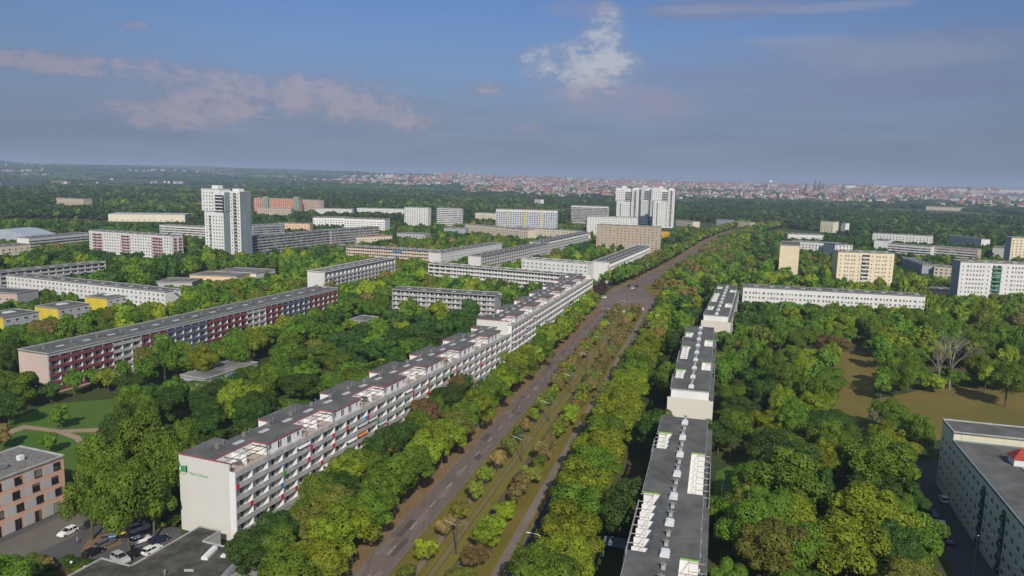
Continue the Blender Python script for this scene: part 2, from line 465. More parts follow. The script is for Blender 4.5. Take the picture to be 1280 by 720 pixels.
    if logo:    # company emblem and script on the gable (gable plane is local x = 0, seen from -x; photo-left is +y)
        g = MB(); X = -.05
        yl = W2-.5
        def q(y0, y1, z0a, z1a, z0b, z1b, m): g.poly([(X, y0, z0a), (X, y1, z0b), (X, y1, z1b), (X, y0, z1a)], m); g.poly([(X+.047, y0, z0a), (X+.047, y0, z1a), (X+.047, y1, z1b), (X+.047, y1, z0b)], m)
        z0 = H-4.1
        q(yl, yl-1.2, z0+.1, z0+1.35, z0, z0+1.6, 0); q(yl-1.35, yl-1.85, z0, z0+1.6, z0, z0+1.6, 1)
        g.build('emblem', [M_GREENP, mat('navy_sign', (.02, .05, .10), .6, .05, 1)], root)
        for txt, yy, zz, sz, m in (('GWG', yl-.1, z0-.62, .55, mat('grey_sign', (.30, .30, .33), .6, .05, 1)), ('Mein Zuhause', yl-2.4, z0-.25, .92, M_GREENP)):
            cu = bpy.data.curves.new('sign_lettering', 'FONT'); cu.body = txt; cu.size = sz; cu.extrude = .01
            cu.materials.append(m)
            tmp = bpy.data.objects.new('sign_lettering', cu); me_ = bpy.data.meshes.new_from_object(tmp); bpy.data.objects.remove(tmp); me_.materials.clear(); me_.materials.append(m)
            to = link('sign_lettering', me_, root, (-.03, yy, zz)); to.rotation_euler = (math.pi/2, 0, -math.pi/2)
    return root

A1o = P(286, 581, 17.5)
terrace_block('long white apartment block with a green logo on its blank near gable', A1o, 21.2, 162, 14, 17.8, logo=True, seed=3)
A2o = along(A1o, 21.2, 162.4)
terrace_block('taller white terraced block continuing the logo block up to the road crossing', A2o, 17.6, 166, 14, 20.6, nf=6, seed=5)

# ------------------------------------------------------------------ grey-roofed blocks beside the right carriageway
def recess_block(label, o, az, Ln, W, H, rec_l, rec_r, seed=2, mast=True, gable=None):
    """o: near left roof corner on the ground; the block runs away along az. local x runs away, y to the left"""
    rnd = random.Random(seed)
    rot = math.pi/2-D2R(az); u = (math.cos(rot), math.sin(rot)); n = (-u[1], u[0])
    f = (o[0]-W*n[0], o[1]-W*n[1])
    register(f, (f[0]+u[0]*Ln, f[1]+u[1]*Ln), W, H, keep=.35, pad=2.0)
    root = thing('apartment_block', label, 'apartment block', (f[0], f[1], 0), rot, GRP)
    zt = H-2.7; GW = gable or wallmat('warm_gable', (.61, .575, .505), 3.5, 2.8, .93, .03, .06)
    w = MB(); w.box(0, Ln, 1.4, W-1.3, 0, zt, 0)
    w.box(-.02, .28, 0, W, 0, zt, 0); w.box(Ln-.3, Ln+.02, 0, W, 0, zt, 0)
    # top storey = everything except the recesses (right ones at low y, left ones at high y)
    yA, yB = 4.6, W-4.6
    zs = zt+.003
    w.box(0, Ln, yA, yB, zs, H-.25, 1)
    def solid(recs):
        x = 0; out = []
        for a, b in recs:
            if a-x > .3: out.append((x, a))
            x = b
        if Ln-x > .3: out.append((x, Ln))
        return out
    SR, SL = solid(rec_r), solid(rec_l)
    for a, b in SR: w.box(a, b, 1.4, yA-.003, zs, H-.25, 1)
    for a, b in SL: w.box(a, b, yB+.003, W-1.0, zs, H-.25, 1)
    for recs, y0, y1 in ((rec_r, 1.4, yA), (rec_l, yB, W-1.0)):
        for a, b in recs:
            m = max(1, round((b-a)/3.4))
            for i in range(1, m): x = a+(b-a)*i/m; w.box(x-.09, x+.09, y0, y1, zs, H-1.1, 1)
    w.build('wall', [GW, M_BRIGHT], root)
    r = MB(); z0, z1 = H-.247, H
    r.box(-.1, Ln+.1, yA-.15, yB+.15, z0, z1, 0)
    for a, b in SR: r.box(a-.1, b+.1, 1.25, yA-.153, z0, z1, 0)
    for a, b in SL: r.box(a-.1, b+.1, yB+.153, W-.7, z0, z1, 0)
    r.box(-.1, Ln+.1, -.1, 1.1, zt-.1, zt+.12, 0)
    ro = r.build('roof', [M_ROOF, M_RIM], root)
    t = MB()
    t.box(-.16, -.103, 1.3, W-.7, z0, z1+.03); t.box(Ln+.103, Ln+.16, 1.3, W-.7, z0, z1+.03)
    for a, b in SL: t.box(a, b, W-.697, W-.62, z0, z1+.03)
    for a, b in SR: t.box(a, b, 1.17, 1.247, z0, z1+.03)
    t.build('roof_edge', [M_RIM], ro)
    t = MB()
    for a, b in rec_r: t.box(b-.16, b-.103, 1.3, yA-.2, z1-.2, z1+.05)
    for a, b in rec_l: t.box(b-.16, b-.103, yB+.2, W-.8, z1-.2, z1+.05)
    t.build('green_fascia', [M_GREENF], ro)
    for recs, y0, y1 in ((rec_r, .3, yA-.2), (rec_l, yB+.2, W-.4)):
        for a, b in recs:
            p = MB(); nn = max(1, round((b-a)/3.4))
            out_y = y0 if y0 < 2 else y1
            for i in range(nn+1):
                x = a+.15+i*(b-a-.3)/nn
                p.box(x-.05, x+.05, (y0 if y0 < 2 else y1-2.6), (y0+2.6 if y0 < 2 else y1), H-.55, H-.42)
            s = 1 if y0 < 2 else -1
            for k in (2.6,):
                yy = out_y+s*k; p.box(a+.05, b-.05, yy-.04, yy+.04, H-.417, H-.34)
            p.build('pergola', [M_PARAP], root)
            fl = MB(); fl.box(a+.01, b-.01, (1.41 if y0 < 2 else yB+.01), (yA-.01 if y0 < 2 else W-1.01), zs, zs+.05); fl.build('terrace_floor', [M_TERRACE], root)
            pr = MB()
            if y0 < 2: pr.box(a, b, .0, .1, zt-.2, zt+.9)
            else: pr.box(a, b, W-.1, W, zt-.2, zt+.9)
            pr.build('terrace_parapet', [M_PARAP], root)
            if rnd.random() < .6:
                c = (a+b)/2+rnd.uniform(-1.5, 1.0); yy = 3.0 if y0 < 2 else W-2.4
                tb = MB(); tb.box(c-.6, c+.6, yy-.4, yy+.4, zs+.7, zs+.76, 0)
                for sx in (-.5, .5):
                    for sy in (-.3, .3): tb.box(c+sx-.04, c+sx+.04, yy+sy-.04, yy+sy+.04, zs+.05, zs+.697, 0)
                tb.build('patio_table', [M_DSTEEL], root)
    # long balconies on the right face, bands on the left
    fh = 2.8; nf = int((zt-1)/fh); bits = []; bw = 5.4; nb = int(Ln/bw)
    bwx = (Ln-.7)/nb
    for fl in range(nf):
        for i in range(nb): bits.append((.3+i*bwx, 0, zt-(fl+1)*fh-.1, 0, 0))
    place_parts(root, 'balcony', lambda k: balc_mesh(bwx, fh, M_PARAP, M_WHITE, 1.4), bits, f, rot, 100, lambda p, it: link('window', balc_win(bwx, fh), p, (0, 1.4, 0)))
    its = [((i+.5)*bwx, W-1.3, zt-(fl+1)*fh+.9, math.pi, 0) for fl in range(nf) for i in range(nb)]
    place_parts(root, 'window', lambda k: win_mesh(1.6, 1.35), its, f, rot, 100)
    # ventilation units along the ridge line
    x = 3.0
    k = ('unit',)
    if k not in _cache:
        c = MB(); c.box(-.85, .85, -.8, .8, 0, .5, 0); c.prism([(-.85, .503), (.85, .503), (.6, .85), (-.6, .85)], -.95, .95, 1); c.box(-.6, .6, -.5, .5, .8, .90, 2)
        _cache[k] = c.mesh('skylight', [M_WHITE, M_FRAME, M_LAMPG])
        c = MB(); c.box(-.36, .36, -.32, .32, 0, .9, 0); c.box(-.6, .6, -.1, .1, .903, 1.08, 1); c.box(-.1, .1, -.6, .6, .906, 1.06, 1); _cache[('unit2',)] = c.mesh('roof_vent', [M_PARAP, M_STEEL])
    while x < Ln-1:
        link('skylight', _cache[k], ro, (x, W*.5, H)); link('roof_vent', _cache[('unit2',)], ro, (x+3.6, W*.5, H)); link('roof_vent', _cache[('unit2',)], ro, (x+7.4, W*.5-.1, H)) if x+8 < Ln else None
        x += 12.0
    a = MB(); a.tube((Ln*.35, W*.55, H), (Ln*.35, W*.55, H+3.2), .04, .03, 5)
    for z in (2.2, 2.7, 3.1): a.box(Ln*.35-.02, Ln*.35+.02, W*.55-.9, W*.55+.9, H+z, H+z+.04)
    a.build('aerial', [M_STEEL], ro)
    return root

def lr(o, az, W, side, pts, z):
    """lengths along a block of photo rows (list of pixel pairs near/far) -> recess intervals"""
    u = (math.sin(D2R(az)), math.cos(D2R(az))); out = []
    for a, b in pts:
        qa, qb = P(*a, z), P(*b, z)
        out.append(tuple(sorted(((qa[0]-o[0])*u[0]+(qa[1]-o[1])*u[1], (qb[0]-o[0])*u[0]+(qb[1]-o[1])*u[1]))))
    return sorted(out)
_bo = P(824, 519, 17); Bo = along(_bo, 195.4, 92)
recess_block('nearest flat dark-roofed block with white roof terraces cut into both edges', Bo, 15.4, 92, 14, 17,
             lr(Bo, 15.4, 14, 'l', [((790, 688), (802, 614)), ((822, 560), (829, 540))], 17),
             lr(Bo, 15.4, 14, 'r', [((868, 618), (876, 567)), ((862, 724), (868, 700))], 17), seed=4)
B1o = P(835, 485, 17)
recess_block('middle dark-roofed block with roof terraces between two similar roadside blocks', B1o, 15.6, 104, 13.6, 17,
             lr(B1o, 15.6, 14, 'l', [((841, 472), (845, 461)), ((848, 448), (852, 432)), ((855, 421), (858, 415))], 17),
             lr(B1o, 15.6, 14, 'r', [((895, 464), (896, 454)), ((897, 434), (898, 426))], 17), seed=6)
R6o = P(877, 393, 17)
recess_block('farthest dark-roofed terrace block standing where a long white block begins', R6o, 18.6, 112, 13.6, 17,
             lr(R6o, 18.6, 14, 'l', [((883, 387), (886, 382)), ((888, 377), (894, 366)), ((897, 361), (899, 358))], 17),
             lr(R6o, 18.6, 14, 'r', [((919, 385), (922, 380)), ((925, 366), (926, 363))], 17), seed=8)

# ------------------------------------------------------------------ the other blocks
W_CREAM = wallmat('cream_wall', (.60, .54, .42), 3.6, 2.8, .85)
W_YELL = wallmat('pale_yellow_wall', (.70, .60, .42), 3.6, 2.8, .80)
W_WHITE = wallmat('white_wall', (.64, .64, .62), 3.6, 2.8, .84)
W_BEIGE = wallmat('beige_wall', (.44, .35, .25), 4.2, 2.8, .95)
W_PINK = wallmat('pink_wall', (.49, .37, .32), 3.6, 2.8, .92)
W_GREY = wallmat('grey_wall', (.40, .405, .41), 3.6, 2.8, .85)
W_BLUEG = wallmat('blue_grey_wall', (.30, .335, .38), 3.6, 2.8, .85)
W_TERRA = wallmat('terracotta_wall', (.52, .27, .19), 3.6, 2.8, .85)
W_ORANGE = wallmat('apricot_wall', (.70, .50, .32), 3.6, 2.8, .85)
W_OLIVE = wallmat('olive_grey_wall', (.64, .60, .45), 3.6, 2.8, .85)
W_TAN = wallmat('tan_wall', (.45, .38, .30), 3.6, 2.8, .85)

# long pink-gabled block, left middle distance: red and blue loggias
g0 = P(60, 442.5, 14.8); 
def w10(i, fl): 
    s = i % 17
    return M_RED if (s < 6 or 9 <= s < 12) else (M_BLUE if s >= 12 else M_PARAP)
r10 = block('long five-storey block with red and blue loggias and a plain pink gable', g0, along(g0, 20.6, 178), 14.8, 15, wallmat('pinkish_gable', (.53, .42, .375), 7.5, 2.8, .95),
      'balc', 5, 4.4, keep=.5, base=.9, balc=w10)
b_ = MB(); b_.box(0, 178, -.12, -.003, 13.75, 14.75); b_.build('roof_edge', [M_RIM], r10)
# white five-storey block across the left, its upper neighbour
a = P(7.5, 344, 14.4); b = P(206, 365, 14.4)
block('long low white block crossing the left side behind three grey cubes', a, b, 14.4, 11, W_WHITE, 'win', 5, 3.3, keep=.35, base=1.4, fh=2.6, roof=M_ROOF)
a = P(0, 341, 15); b = P(132, 328, 15)
block('pale slab with rows of loggias and a blank grey gable behind the white block', a, b, 15, 11, W_WHITE, 'balc', 5, 5, keep=.3, base=1, gablemat=wallmat('grey_gable', (.42, .43, .45)))
# three cubes with yellow ends
for (c0, c1, c2, lab) in (((0, 394.5), (4, 397), (40, 393), 'grey school cube cut by the left edge with a yellow side'),
                          ((48, 383), (73, 386), (106, 381), 'middle of three grey cubes with a yellow left face'),
                          ((109, 371), (134, 373.5), (162, 370), 'right of three grey cubes with a yellow left face')):
    p1 = P(*c1, 10); az = 20.6; ln = 17.5
    q2 = along(p1, az, ln)
    r = block(lab, p1, q2, 10, 16.5, W_GREY, 'win', 3, 4.4, base=1.3, keep=.25, cat='school pavilion', name='school_pavilion', fh=3, ww=2.0, wh=1.5, vents=False, group='grey pavilions with yellow ends')
    b_ = MB(); b_.box(-.08, -.003, .0, 16.5, .2, 9.6); b_.build('yellow_wall', [M_YELLOW], r)
    b_ = MB(); b_.box(6, 11, 6, 10, 10.003, 10.5, 0); b_.box(6.3, 10.7, 6.3, 9.7, 10.503, 10.8, 1); b_.build('skylight', [M_STEEL, M_LAMPG], r)
# low pink-grey box at the left edge
a = P(-40, 369, 11); 
block('low pinkish building with a grey side at the left edge', P(-30, 364.5, 11), P(21, 367, 11), 11, 15, W_PINK, 'win', 3, 4.5, keep=.3, base=1.2, vents=False, gablemat=W_GREY, name='low_building', cat='building', group=None)
# orange low buildings by the tower
block('low pale orange flat building to the lower left of the tall tower', P(237, 343.5, 6), P(296, 346, 6), 6, 22, W_ORANGE, 'win', 1, 6, keep=.2, base=2, vents=False, name='low_building', cat='building', roof=M_ROOF2, group=None, ww=3)
block('low white flat-roofed hall at the foot of the tall tower', P(268, 339, 6), P(320, 342, 6), 6, 26, W_WHITE, 'win', 1, 6, keep=.2, base=2, vents=False, name='flat_hall', cat='building', roof=M_ROOF2, group=None, ww=3)
block('grey flat-roofed hall right of the white block end', P(192, 352.5, 6), P(240, 353, 6), 6, 20, W_GREY, 'win', 1, 6, keep=.2, base=2, vents=False, name='flat_hall', cat='building', roof=M_ROOF2, group=None, ww=3)
# school roof among the trees
p = P(257, 474, 5.5)
block('low grey-roofed school wing among trees left of the logo block', p, along(p, 22, 27), 5.5, 12, W_BLUEG, 'win', 1, 2.2, keep=.0, base=1.6, vents=False, name='school_wing', cat='building', roof=M_ROOF2, group=None, ww=1.7, wh=2.4, pad=5)
p = P(455, 402, 5)
block('low pavilion roof hidden in trees before the stepped grey block', p, along(p, 22, 14), 5, 10, W_GREY, 'win', 1, 3, keep=.0, base=1.4, vents=False, name='low_building', cat='building', roof=M_ROOF2, group=None, pad=1)
# stepped grey block
block('grey stepped block with balconies half hidden behind park trees', P(490, 362, 15), P(619, 370, 15), 15, 13, W_GREY, 'balc', 5, 5, keep=.5, base=1, roof=M_ROOF, balc=lambda i, f: M_PARAP)
# mid white blocks
a = P(406, 340.5, 17)
block('white block with bright blank gable left of the park trees', a, along(a, 18.6, 96), 17, 13, W_WHITE, 'balc', 5, 5, keep=.45, base=1.4, balc=lambda i, f: M_PARAP, roof=M_ROOF2, rimmat=M_BRIGHT)
block('apricot slab with white balcony bands and a blue scaffold sheet', P(432.5, 307.5, 15), P(551, 314.5, 15), 15, 12, W_ORANGE, 'balc', 5, 4.6, keep=.4, base=1, balc=lambda i, f: (M_CYANP if (f >= 4 and 10 <= i <= 11) else mat('apricot_parapet', (.66, .50, .36))), gablemat=W_GREY, roof=M_ROOF2)
a = P(551, 316, 15.2)
block('narrow dark-roofed slab running away behind the apricot slab', a, along(a, 25, 118), 15.2, 12, W_WHITE, 'win', 5, 3.6, keep=.4, base=1.4)
a = P(603, 320.5, 15)
block('dark-roofed white slab running away beside a courtyard of trees', a, along(a, 24, 150), 15, 13, W_WHITE, 'balc', 5, 5, keep=.5, base=1)
a = P(676, 303, 16)
block('slim white slab with dark roof leading to the beige tower slab', a, along(a, 22, 170), 16, 12, W_WHITE, 'balc', 5, 5, keep=.5, base=1)
block('long white balcony block facing the viewer left of the road crossing', P(535, 330, 15), P(716, 344.5, 15), 15, 12, W_WHITE, 'balc', 5, 4.8, keep=.35, base=1, balc=lambda i, f: M_WHITE, roof=M_ROOF2, rimmat=M_BRIGHT)
block('white corner block above the crossing, long side towards the viewer', P(652, 323, 17), P(735, 329.5, 17), 17, 12, W_WHITE, 'win', 5, 3.6, keep=.5, base=2, roof=M_ROOF2, rimmat=M_BRIGHT)
a = P(762, 328, 17)
block('white block with bright gable running along the far left kerb', a, along(a, 21, 165), 17, 13, W_WHITE, 'balc', 5, 5, keep=.45, base=1.4, balc=lambda i, f: M_WHITE, rimmat=M_BRIGHT)
block('tall beige slab rising behind the roadside white block', P(746, 280.5, 31), P(824, 284, 31), 31, 14, W_BEIGE, 'win', 10, 4.2, keep=.5, base=2, gablemat=W_CREAM, ww=1.9, wh=1.5)
block('tall white slab with maroon window stacks behind the beige slab', P(734, 270.5, 30), P(797, 272, 30), 30, 14, W_WHITE, 'win', 10, 3.3, keep=.5, base=2, wh=1.6)
a = P(722, 292.5, 12)
block('orange and white low block left of the tall maroon-windowed slab', a, along(a, 95, 16), 12, 20, W_ORANGE, 'win', 3, 5, keep=.4, base=2, vents=False, group=None, name='low_building', cat='building')
# right side
block('long white block stretching right from the farthest terrace block', P(929, 358.5, 16.8), P(1157, 370.5, 16.8), 16.8, 12, W_WHITE, 'win', 5, 3.5, keep=.35, base=1.6, pat=lambda i, f, n: 'p' if i % 3 else 'w', rimmat=M_STEEL)
def lean_tower(label, pa, az, ln, W, H, wall, **k): return block(label, pa, along(pa, az, ln), H, W, wall, **k)
lean_tower('narrow windowless pale yellow tower slab seen end on', P(975.5, 306, 31), 111, 14.5, 40, 31, W_YELL, style='win', floors=0, keep=.6, vents=False)
lean_tower('pale yellow eleven-storey block with a central balcony stack', P(1048, 314.5, 31), 98, 39, 13, 31, W_YELL, style='win', floors=10, keep=.6, base=1.8, bay=4.3, fh=2.85,
           pat=lambda i, f, n: '-' if i == n//2 else ('d' if i in (0, n-1, n//2-1, n//2+1) else 'p'), balc=[(.43, .57, M_WHITE, .9)])
lean_tower('white eleven-storey block with green loggia stack at the right edge', P(1201, 327, 31), 100, 54, 13, 31, W_WHITE, style='win', floors=10, keep=.55, base=1.8, bay=3.9, fh=2.85, gablemat=W_BLUEG,  # blue-grey gables: shade of the end wall put into its colour
           pat=lambda i, f, n: '-' if i in (5, 6) else ('d' if i in (0, 4, 7) else 'p'), balc=[(.365, .47, M_GREEN, .8)])
lean_tower('yellow high block cut by the right edge behind the white one', P(1265, 297, 31), 100, 36, 13, 31, W_YELL, style='win', floors=10, keep=.5, base=1.8, fh=2.85, gablemat=W_GREY)
# near right block in shade
a2 = P(1201.7, 563, 16); az9 = 16.6
far_ = along(a2, az9, 7)
near_ = along(a2, az9+180, 66)
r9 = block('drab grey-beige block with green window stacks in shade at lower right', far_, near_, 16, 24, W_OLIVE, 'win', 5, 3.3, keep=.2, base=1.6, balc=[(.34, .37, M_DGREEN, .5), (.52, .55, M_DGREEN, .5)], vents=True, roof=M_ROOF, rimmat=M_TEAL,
           pat=lambda i, f, n: 'w', group=GRP)
bk = along(far_, az9, .3)
r9b = block('taller dark-roofed wing with a cream wall behind the shaded block', along(bk, az9, 10.6), bk, 18.2, 60, W_OLIVE, 'win', 5, 3.5, keep=.2, base=1.6, vents=True, roof=M_ROOF)
b_ = MB(); b_.box(10.603, 10.68, 1.8, 59, 15.9, 18.1); b_.build('cream_wall', [wallmat('cream_render', (.62, .60, .44))], r9b)
# turret with red roof on the shaded block
tp = P(1276, 575, 17)
t = thing('roof_turret', 'small white turret with red hipped roof on the shaded block', 'roof turret', (tp[0], tp[1], 16), D2R(74))
b_ = MB(); b_.box(-2, 2, -2, 2, 0, 1.6, 0); 
for xx in (-1.2, 0, 1.2): b_.box(xx-.35, xx+.35, -2.05, -2.003, .3, 1.4, 1)
b_.build('wall', [M_WHITE, M_GLASS], t)
b_ = MB(); b_.box(-2.3, 2.3, -2.3, 2.3, 1.603, 1.7)
for k in range(4):
    c = [(-2.3, -2.3, 1.703), (2.3, -2.3, 1.703), (2.3, 2.3, 1.703), (-2.3, 2.3, 1.703)]; b_.poly([c[k], c[(k+1) % 4], (0, 0, 3.9)])
b_.build('roof', [mat('red_tiles', (.36, .05, .035), .8, .15, 2)], t)

# left foreground: apricot and grey care home
gl = P(79, 570, 13)
def care_home():
    o0 = along(gl, 201, 46)
    r = block('four-storey apricot and grey building at the lower left corner', o0, gl, 13, 14.5, mat('apricot_render', (.60, .36, .26), .9, .05, .4, streak=True), 'win', 0, 4.4, keep=.05, roof=mat('gravel_roof', (.20, .19, .175), .95, .15, 1.2), vents=False, group=None, rimmat=M_PARAP, pad=3)
    Ln = 46; nb = 10; bw = Ln/nb; its = []; pan = MB(); doors = []
    fm = mat('anthracite_frame', (.03, .035, .04), .5, .05, 1)
    for fl in range(4):
        for i in range(nb):
            x = (i+.5)*bw+(.55 if fl % 2 else -.15); z = 1.0+fl*3.1
            if fl == 0: doors.append((x, 0, .05, 0, 0))
            else: its.append((x, 0, z, 0, 0))
            pan = MB(); pan.box(x-bw+1.3 if i else .1, x-.95, -.03, -.003, z-.3 if fl else .1, z+1.9); pan.build('grey_panel', [mat('grey_render', (.42, .42, .43), .9, .05, .4, streak=True)], r)
    place_parts(r, 'window', lambda k: win_mesh(1.7, 1.75, 'double', fm), its, o0, math.pi/2-D2R(21))
    place_parts(r, 'door', lambda k: win_mesh(1.5, 2.5, 'double', fm), doors, o0, math.pi/2-D2R(21))
    ro = [c for c in r.children if c.name.startswith('roof')][0]
    d = MB()
    for (x0, x1, y0, y1, h) in ((4, 36, 4.5, 5.4, 1.0), (4, 36, 6.2, 7.0, .8), (30, 33, 5.4, 11, .9), (12, 20, 8, 11, 1.3), (22, 27, 8, 10, 1.6)): d.box(x0, x1, y0, y1, 13.2, 13.2+h)
    for i in range(9): d.box(5+i*3.3, 5.4+i*3.3, 7.2+(i % 2), 11.5, 13.2, 13.75)
    d.build('air_duct', [M_STEEL], ro)
    d = MB(); d.box(39.5, 40.6, 5.4, 6.6, 13.2, 14.3, 0); d.build('roof_vent', [M_WHITE], ro)
    return r
care_home()
# low flat annex in the foreground
def annex():
    px = [(250.6, 658), (275, 664), (254, 677), (327.5, 695), (262, 748), (262, 748)]
    z = 4.5
    A, B, C, Dd = P(250.6, 658, z), P(275, 664, z), P(254, 677, z), P(327.5, 695, z)
    # local frame: x along the gable direction (towards photo right), y away
    ux = np.array([Dd[0]-C[0], Dd[1]-C[1]]); lx = np.linalg.norm(ux); ux /= lx; uy = np.array([-ux[1], ux[0]])
    root = thing('flat_annex', 'low dark flat-roofed annex in front of the logo gable', 'annex', (C[0], C[1], 0), math.atan2(ux[1], ux[0]))
    loc = lambda p: (float(np.dot(np.array(p)-np.array(C), ux)), float(np.dot(np.array(p)-np.array(C), uy)))
    a_, b_ = loc(A), loc(B)
    xl = -26.0; yl = -26.0
    pts = [(lx, 0), (0, 0), (0, b_[1]+.3), (a_[0], b_[1]+.3)] 
    pts = [(lx, yl), (lx, 0), (0, 0), (b_[0]*0, b_[1]), (a_[0], b_[1]), (a_[0], -9.5), (a_[0]-2, -9.5), (a_[0]-8, -9.6), (a_[0]-8, yl)]
    pts = [(lx, yl), (lx, 0), (0, 0), (0, b_[1]), (a_[0], b_[1]), (a_[0], -13.0), (a_[0]-7.5, -13.0), (a_[0]-7.5, yl)]
    n = len(pts)
    w = MB()
    for i in range(n):
        p, q = pts[i], pts[(i+1) % n]; w.quad((*q, 0), (*p, 0), (*p, z-.15), (*q, z-.15))
    w.build('wall', [wallmat('annex_wall', (.40, .40, .39))], root)
    r = MB(); r.poly([(*p, z) for p in reversed(pts)], 0)
    for i in range(n):
        p, q = np.array(pts[i]), np.array(pts[(i+1) % n]); d = (q-p)/np.linalg.norm(q-p); nn = np.array([d[1], -d[0]])
        # coping strip centred on the edge
        e = .0; o1 = p-nn*.22; o2 = q-nn*.22; i1 = p+nn*.06; i2 = q+nn*.06
        zz = z+.012*i*.2
        r.quad((*o1, z+.22+zz-z), (*o2, z+.22+zz-z), (*i2, z+.22+zz-z), (*i1, z+.22+zz-z), 1); r.quad((*i2, z-.3), (*i1, z-.3), (*i1, z+.22+zz-z), (*i2, z+.22+zz-z), 1); r.quad((*o1, z), (*o2, z), (*o2, z+.22+zz-z), (*o1, z+.22+zz-z), 1)
    ro = r.build('roof', [M_ROOFN, M_RIM], root)
    def at(px_, py_): q = loc(P(px_, py_, z+.4)); return q
    c = at(262, 691); d = MB(); d.prism([(-.65, 0), (.65, 0), (.65, .5), (.35, .85), (-.35, .85), (-.65, .5)], -2.1, 2.1, 0); d.build('skylight', [M_LAMPG], ro, (c[0], c[1], z), D2R(105))
    c = at(285, 716); d = MB(); d.prism([(-.9, 0), (.9, 0), (.9, .4), (.5, .75), (-.5, .75), (-.9, .4)], -2.6, 2.6, 0); d.build('skylight', [M_STEEL], ro, (c[0], c[1], z), D2R(105))
    c = at(280, 693); d = MB(); d.box(-.55, .55, -.5, .5, 0, .35, 0); d.box(-.4, .4, -.36, .36, .353, .42, 1); d.build('roof_hatch', [M_WHITE, M_LAMPG], ro, (c[0], c[1], z), D2R(105))
    c = at(206, 716); d = MB(); d.tube((0,0,0), (0,0,.7), .2, .2, 8); d.tube((0,0,.7), (0,0,.9), .34, .3, 8); d.build('vent_pipe', [M_STEEL], ro, (c[0], c[1], z))
    c = at(236, 712); d = MB(); d.box(-.9, .9, -.05, .05, 0, .5); d.build('roof_kerb', [M_RIM], ro, (c[0], c[1], z), D2R(20))
    BLOCKS.append(dict(a=np.array(C)+ux*(a_[0]-7.5)+uy*yl, u=ux, n=uy, L=lx-a_[0]+8, W=-yl+b_[1], H=z, keep=0, pad=1.0))
annex()

# ------------------------------------------------------------------ star towers
def star_tower(label, o, az, H, group='tall residential towers', side=None):
    rot = math.pi/2-D2R(az); u = (math.cos(rot), math.sin(rot))
    L1, W1 = 24.0, 13.0
    register(o, (o[0]+u[0]*34, o[1]+u[1]*34), 22, H, keep=.78)
    t = thing('residential_tower', label, 'tower block', (o[0], o[1], 0), rot, group)
    zu = H*.68
    W_T = wallmat('tower_white', (.68, .68, .67), 4.6, 3.0, .88, .02, .05)
    w = MB(); w.box(2, L1, 0, W1, 0, zu, 0); w.box(0, L1-3, -.6, W1, zu+.8, H, 0); w.box(2.2, L1-.3, .4, W1-.2, zu, zu+.797, 0)
    w.box(L1-2.997, L1+.6, 1.2, W1, zu+.8, H-2.4, 0)
    w.box(L1+.003, L1+12, 8, 22, 0, H-1.5, 0); w.box(6, L1, W1+.003, 20, 0, H-3, 0)
    w.box(L1+2, L1+9, 10, 17, H-1.497, H+.8, 0)
    w.build('wall', [W_T], t)
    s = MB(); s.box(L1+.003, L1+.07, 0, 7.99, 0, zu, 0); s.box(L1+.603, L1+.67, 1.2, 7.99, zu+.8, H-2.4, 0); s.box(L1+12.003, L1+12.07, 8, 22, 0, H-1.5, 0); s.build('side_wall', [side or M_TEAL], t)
    r = MB(); r.box(-.2, L1-2.8, -.8, W1+.2, H+.003, H+.5, 0); r.box(9, 16, 3, 9, H+.503, H+3.4, 1); r.build('roof', [M_RIM, W_T], t)
    for (x, y) in ((11, 5), (14, 7), (L1+5, 14)):
        a = MB(); a.tube((x, y, H), (x, y, H+9), .12, .05, 5); a.build('aerial', [M_STEEL], t)
    its = []; nfl = int((zu-3)/2.9)
    for fl in range(nfl):
        for x in (4.4, 12.6, 15.8, 19, 22): its.append((x, 0, 3+fl*2.9, 0, (1.5, 1.4)))
    nu = int((H-zu-2)/2.9)
    for fl in range(nu):
        for x in (2.6, 6.2, 9.6, 12.6): its.append((x, -.6, zu+1.8+fl*2.9, 0, (1.5, 1.4)))
    for fl in range(int((H-5)/2.9)):
        for x in (L1+2.2, L1+9.8): its.append((x, 8, 3+fl*2.9, 0, (1.4, 1.4)))
    place_parts(t, 'window', lambda k: win_mesh(*k), its, o, rot)
    bits = []
    for fl in range(nu-1): bits.append((L1-8.5, -1.7, zu+1.0+fl*2.9, 0, ('d', 9.5)))
    for fl in range(nfl): bits.append((7.2, -.35, 2.1+fl*2.9, 0, ('s', 2.6)))
    for fl in range(int((H-5)/2.9)): bits.append((L1+4.2, 7.2, 2.2+fl*2.9, 0, ('g', 3.8)))
    def bm(k):
        kk = ('tb',)+k
        if kk not in _cache:
            b = MB()
            if k[0] == 'd': b.box(0, k[1], 0, 1.6, 0, .15, 0); b.box(0, k[1], 0, .1, .153, 1.0, 1); b.box(.2, k[1]-.2, 1.0, 1.1, .153, 2.7, 0); b.box(k[1]-.1, k[1], .103, 1.6, .153, 2.8, 0)
            elif k[0] == 's': b.box(0, k[1], 0, .347, 0, 1.0, 1); b.box(.1, k[1]-.1, .25, .347, 1.003, 2.5, 2)
            else: b.box(0, k[1], 0, .8, 0, .15, 1); b.box(0, k[1], 0, .1, .153, 1.0, 1); b.box(.1, k[1]-.1, .7, .797, .6, 2.6, 2)
            _cache[kk] = b.mesh('balcony', [M_DBALC, M_PARAP if k[0] != 'd' else M_WHITE, M_GLASS])
        return _cache[kk]
    place_parts(t, 'balcony', bm, bits, o, rot)
    return t
tb = P(255.5, 323, 0)
star_tower('tall white tower block with teal side wall and dark upper balconies', tb, 112, 63)
M_TEALD = mat('deep_teal_wall', (.09, .135, .16), .8, .07, .2, streak=True)
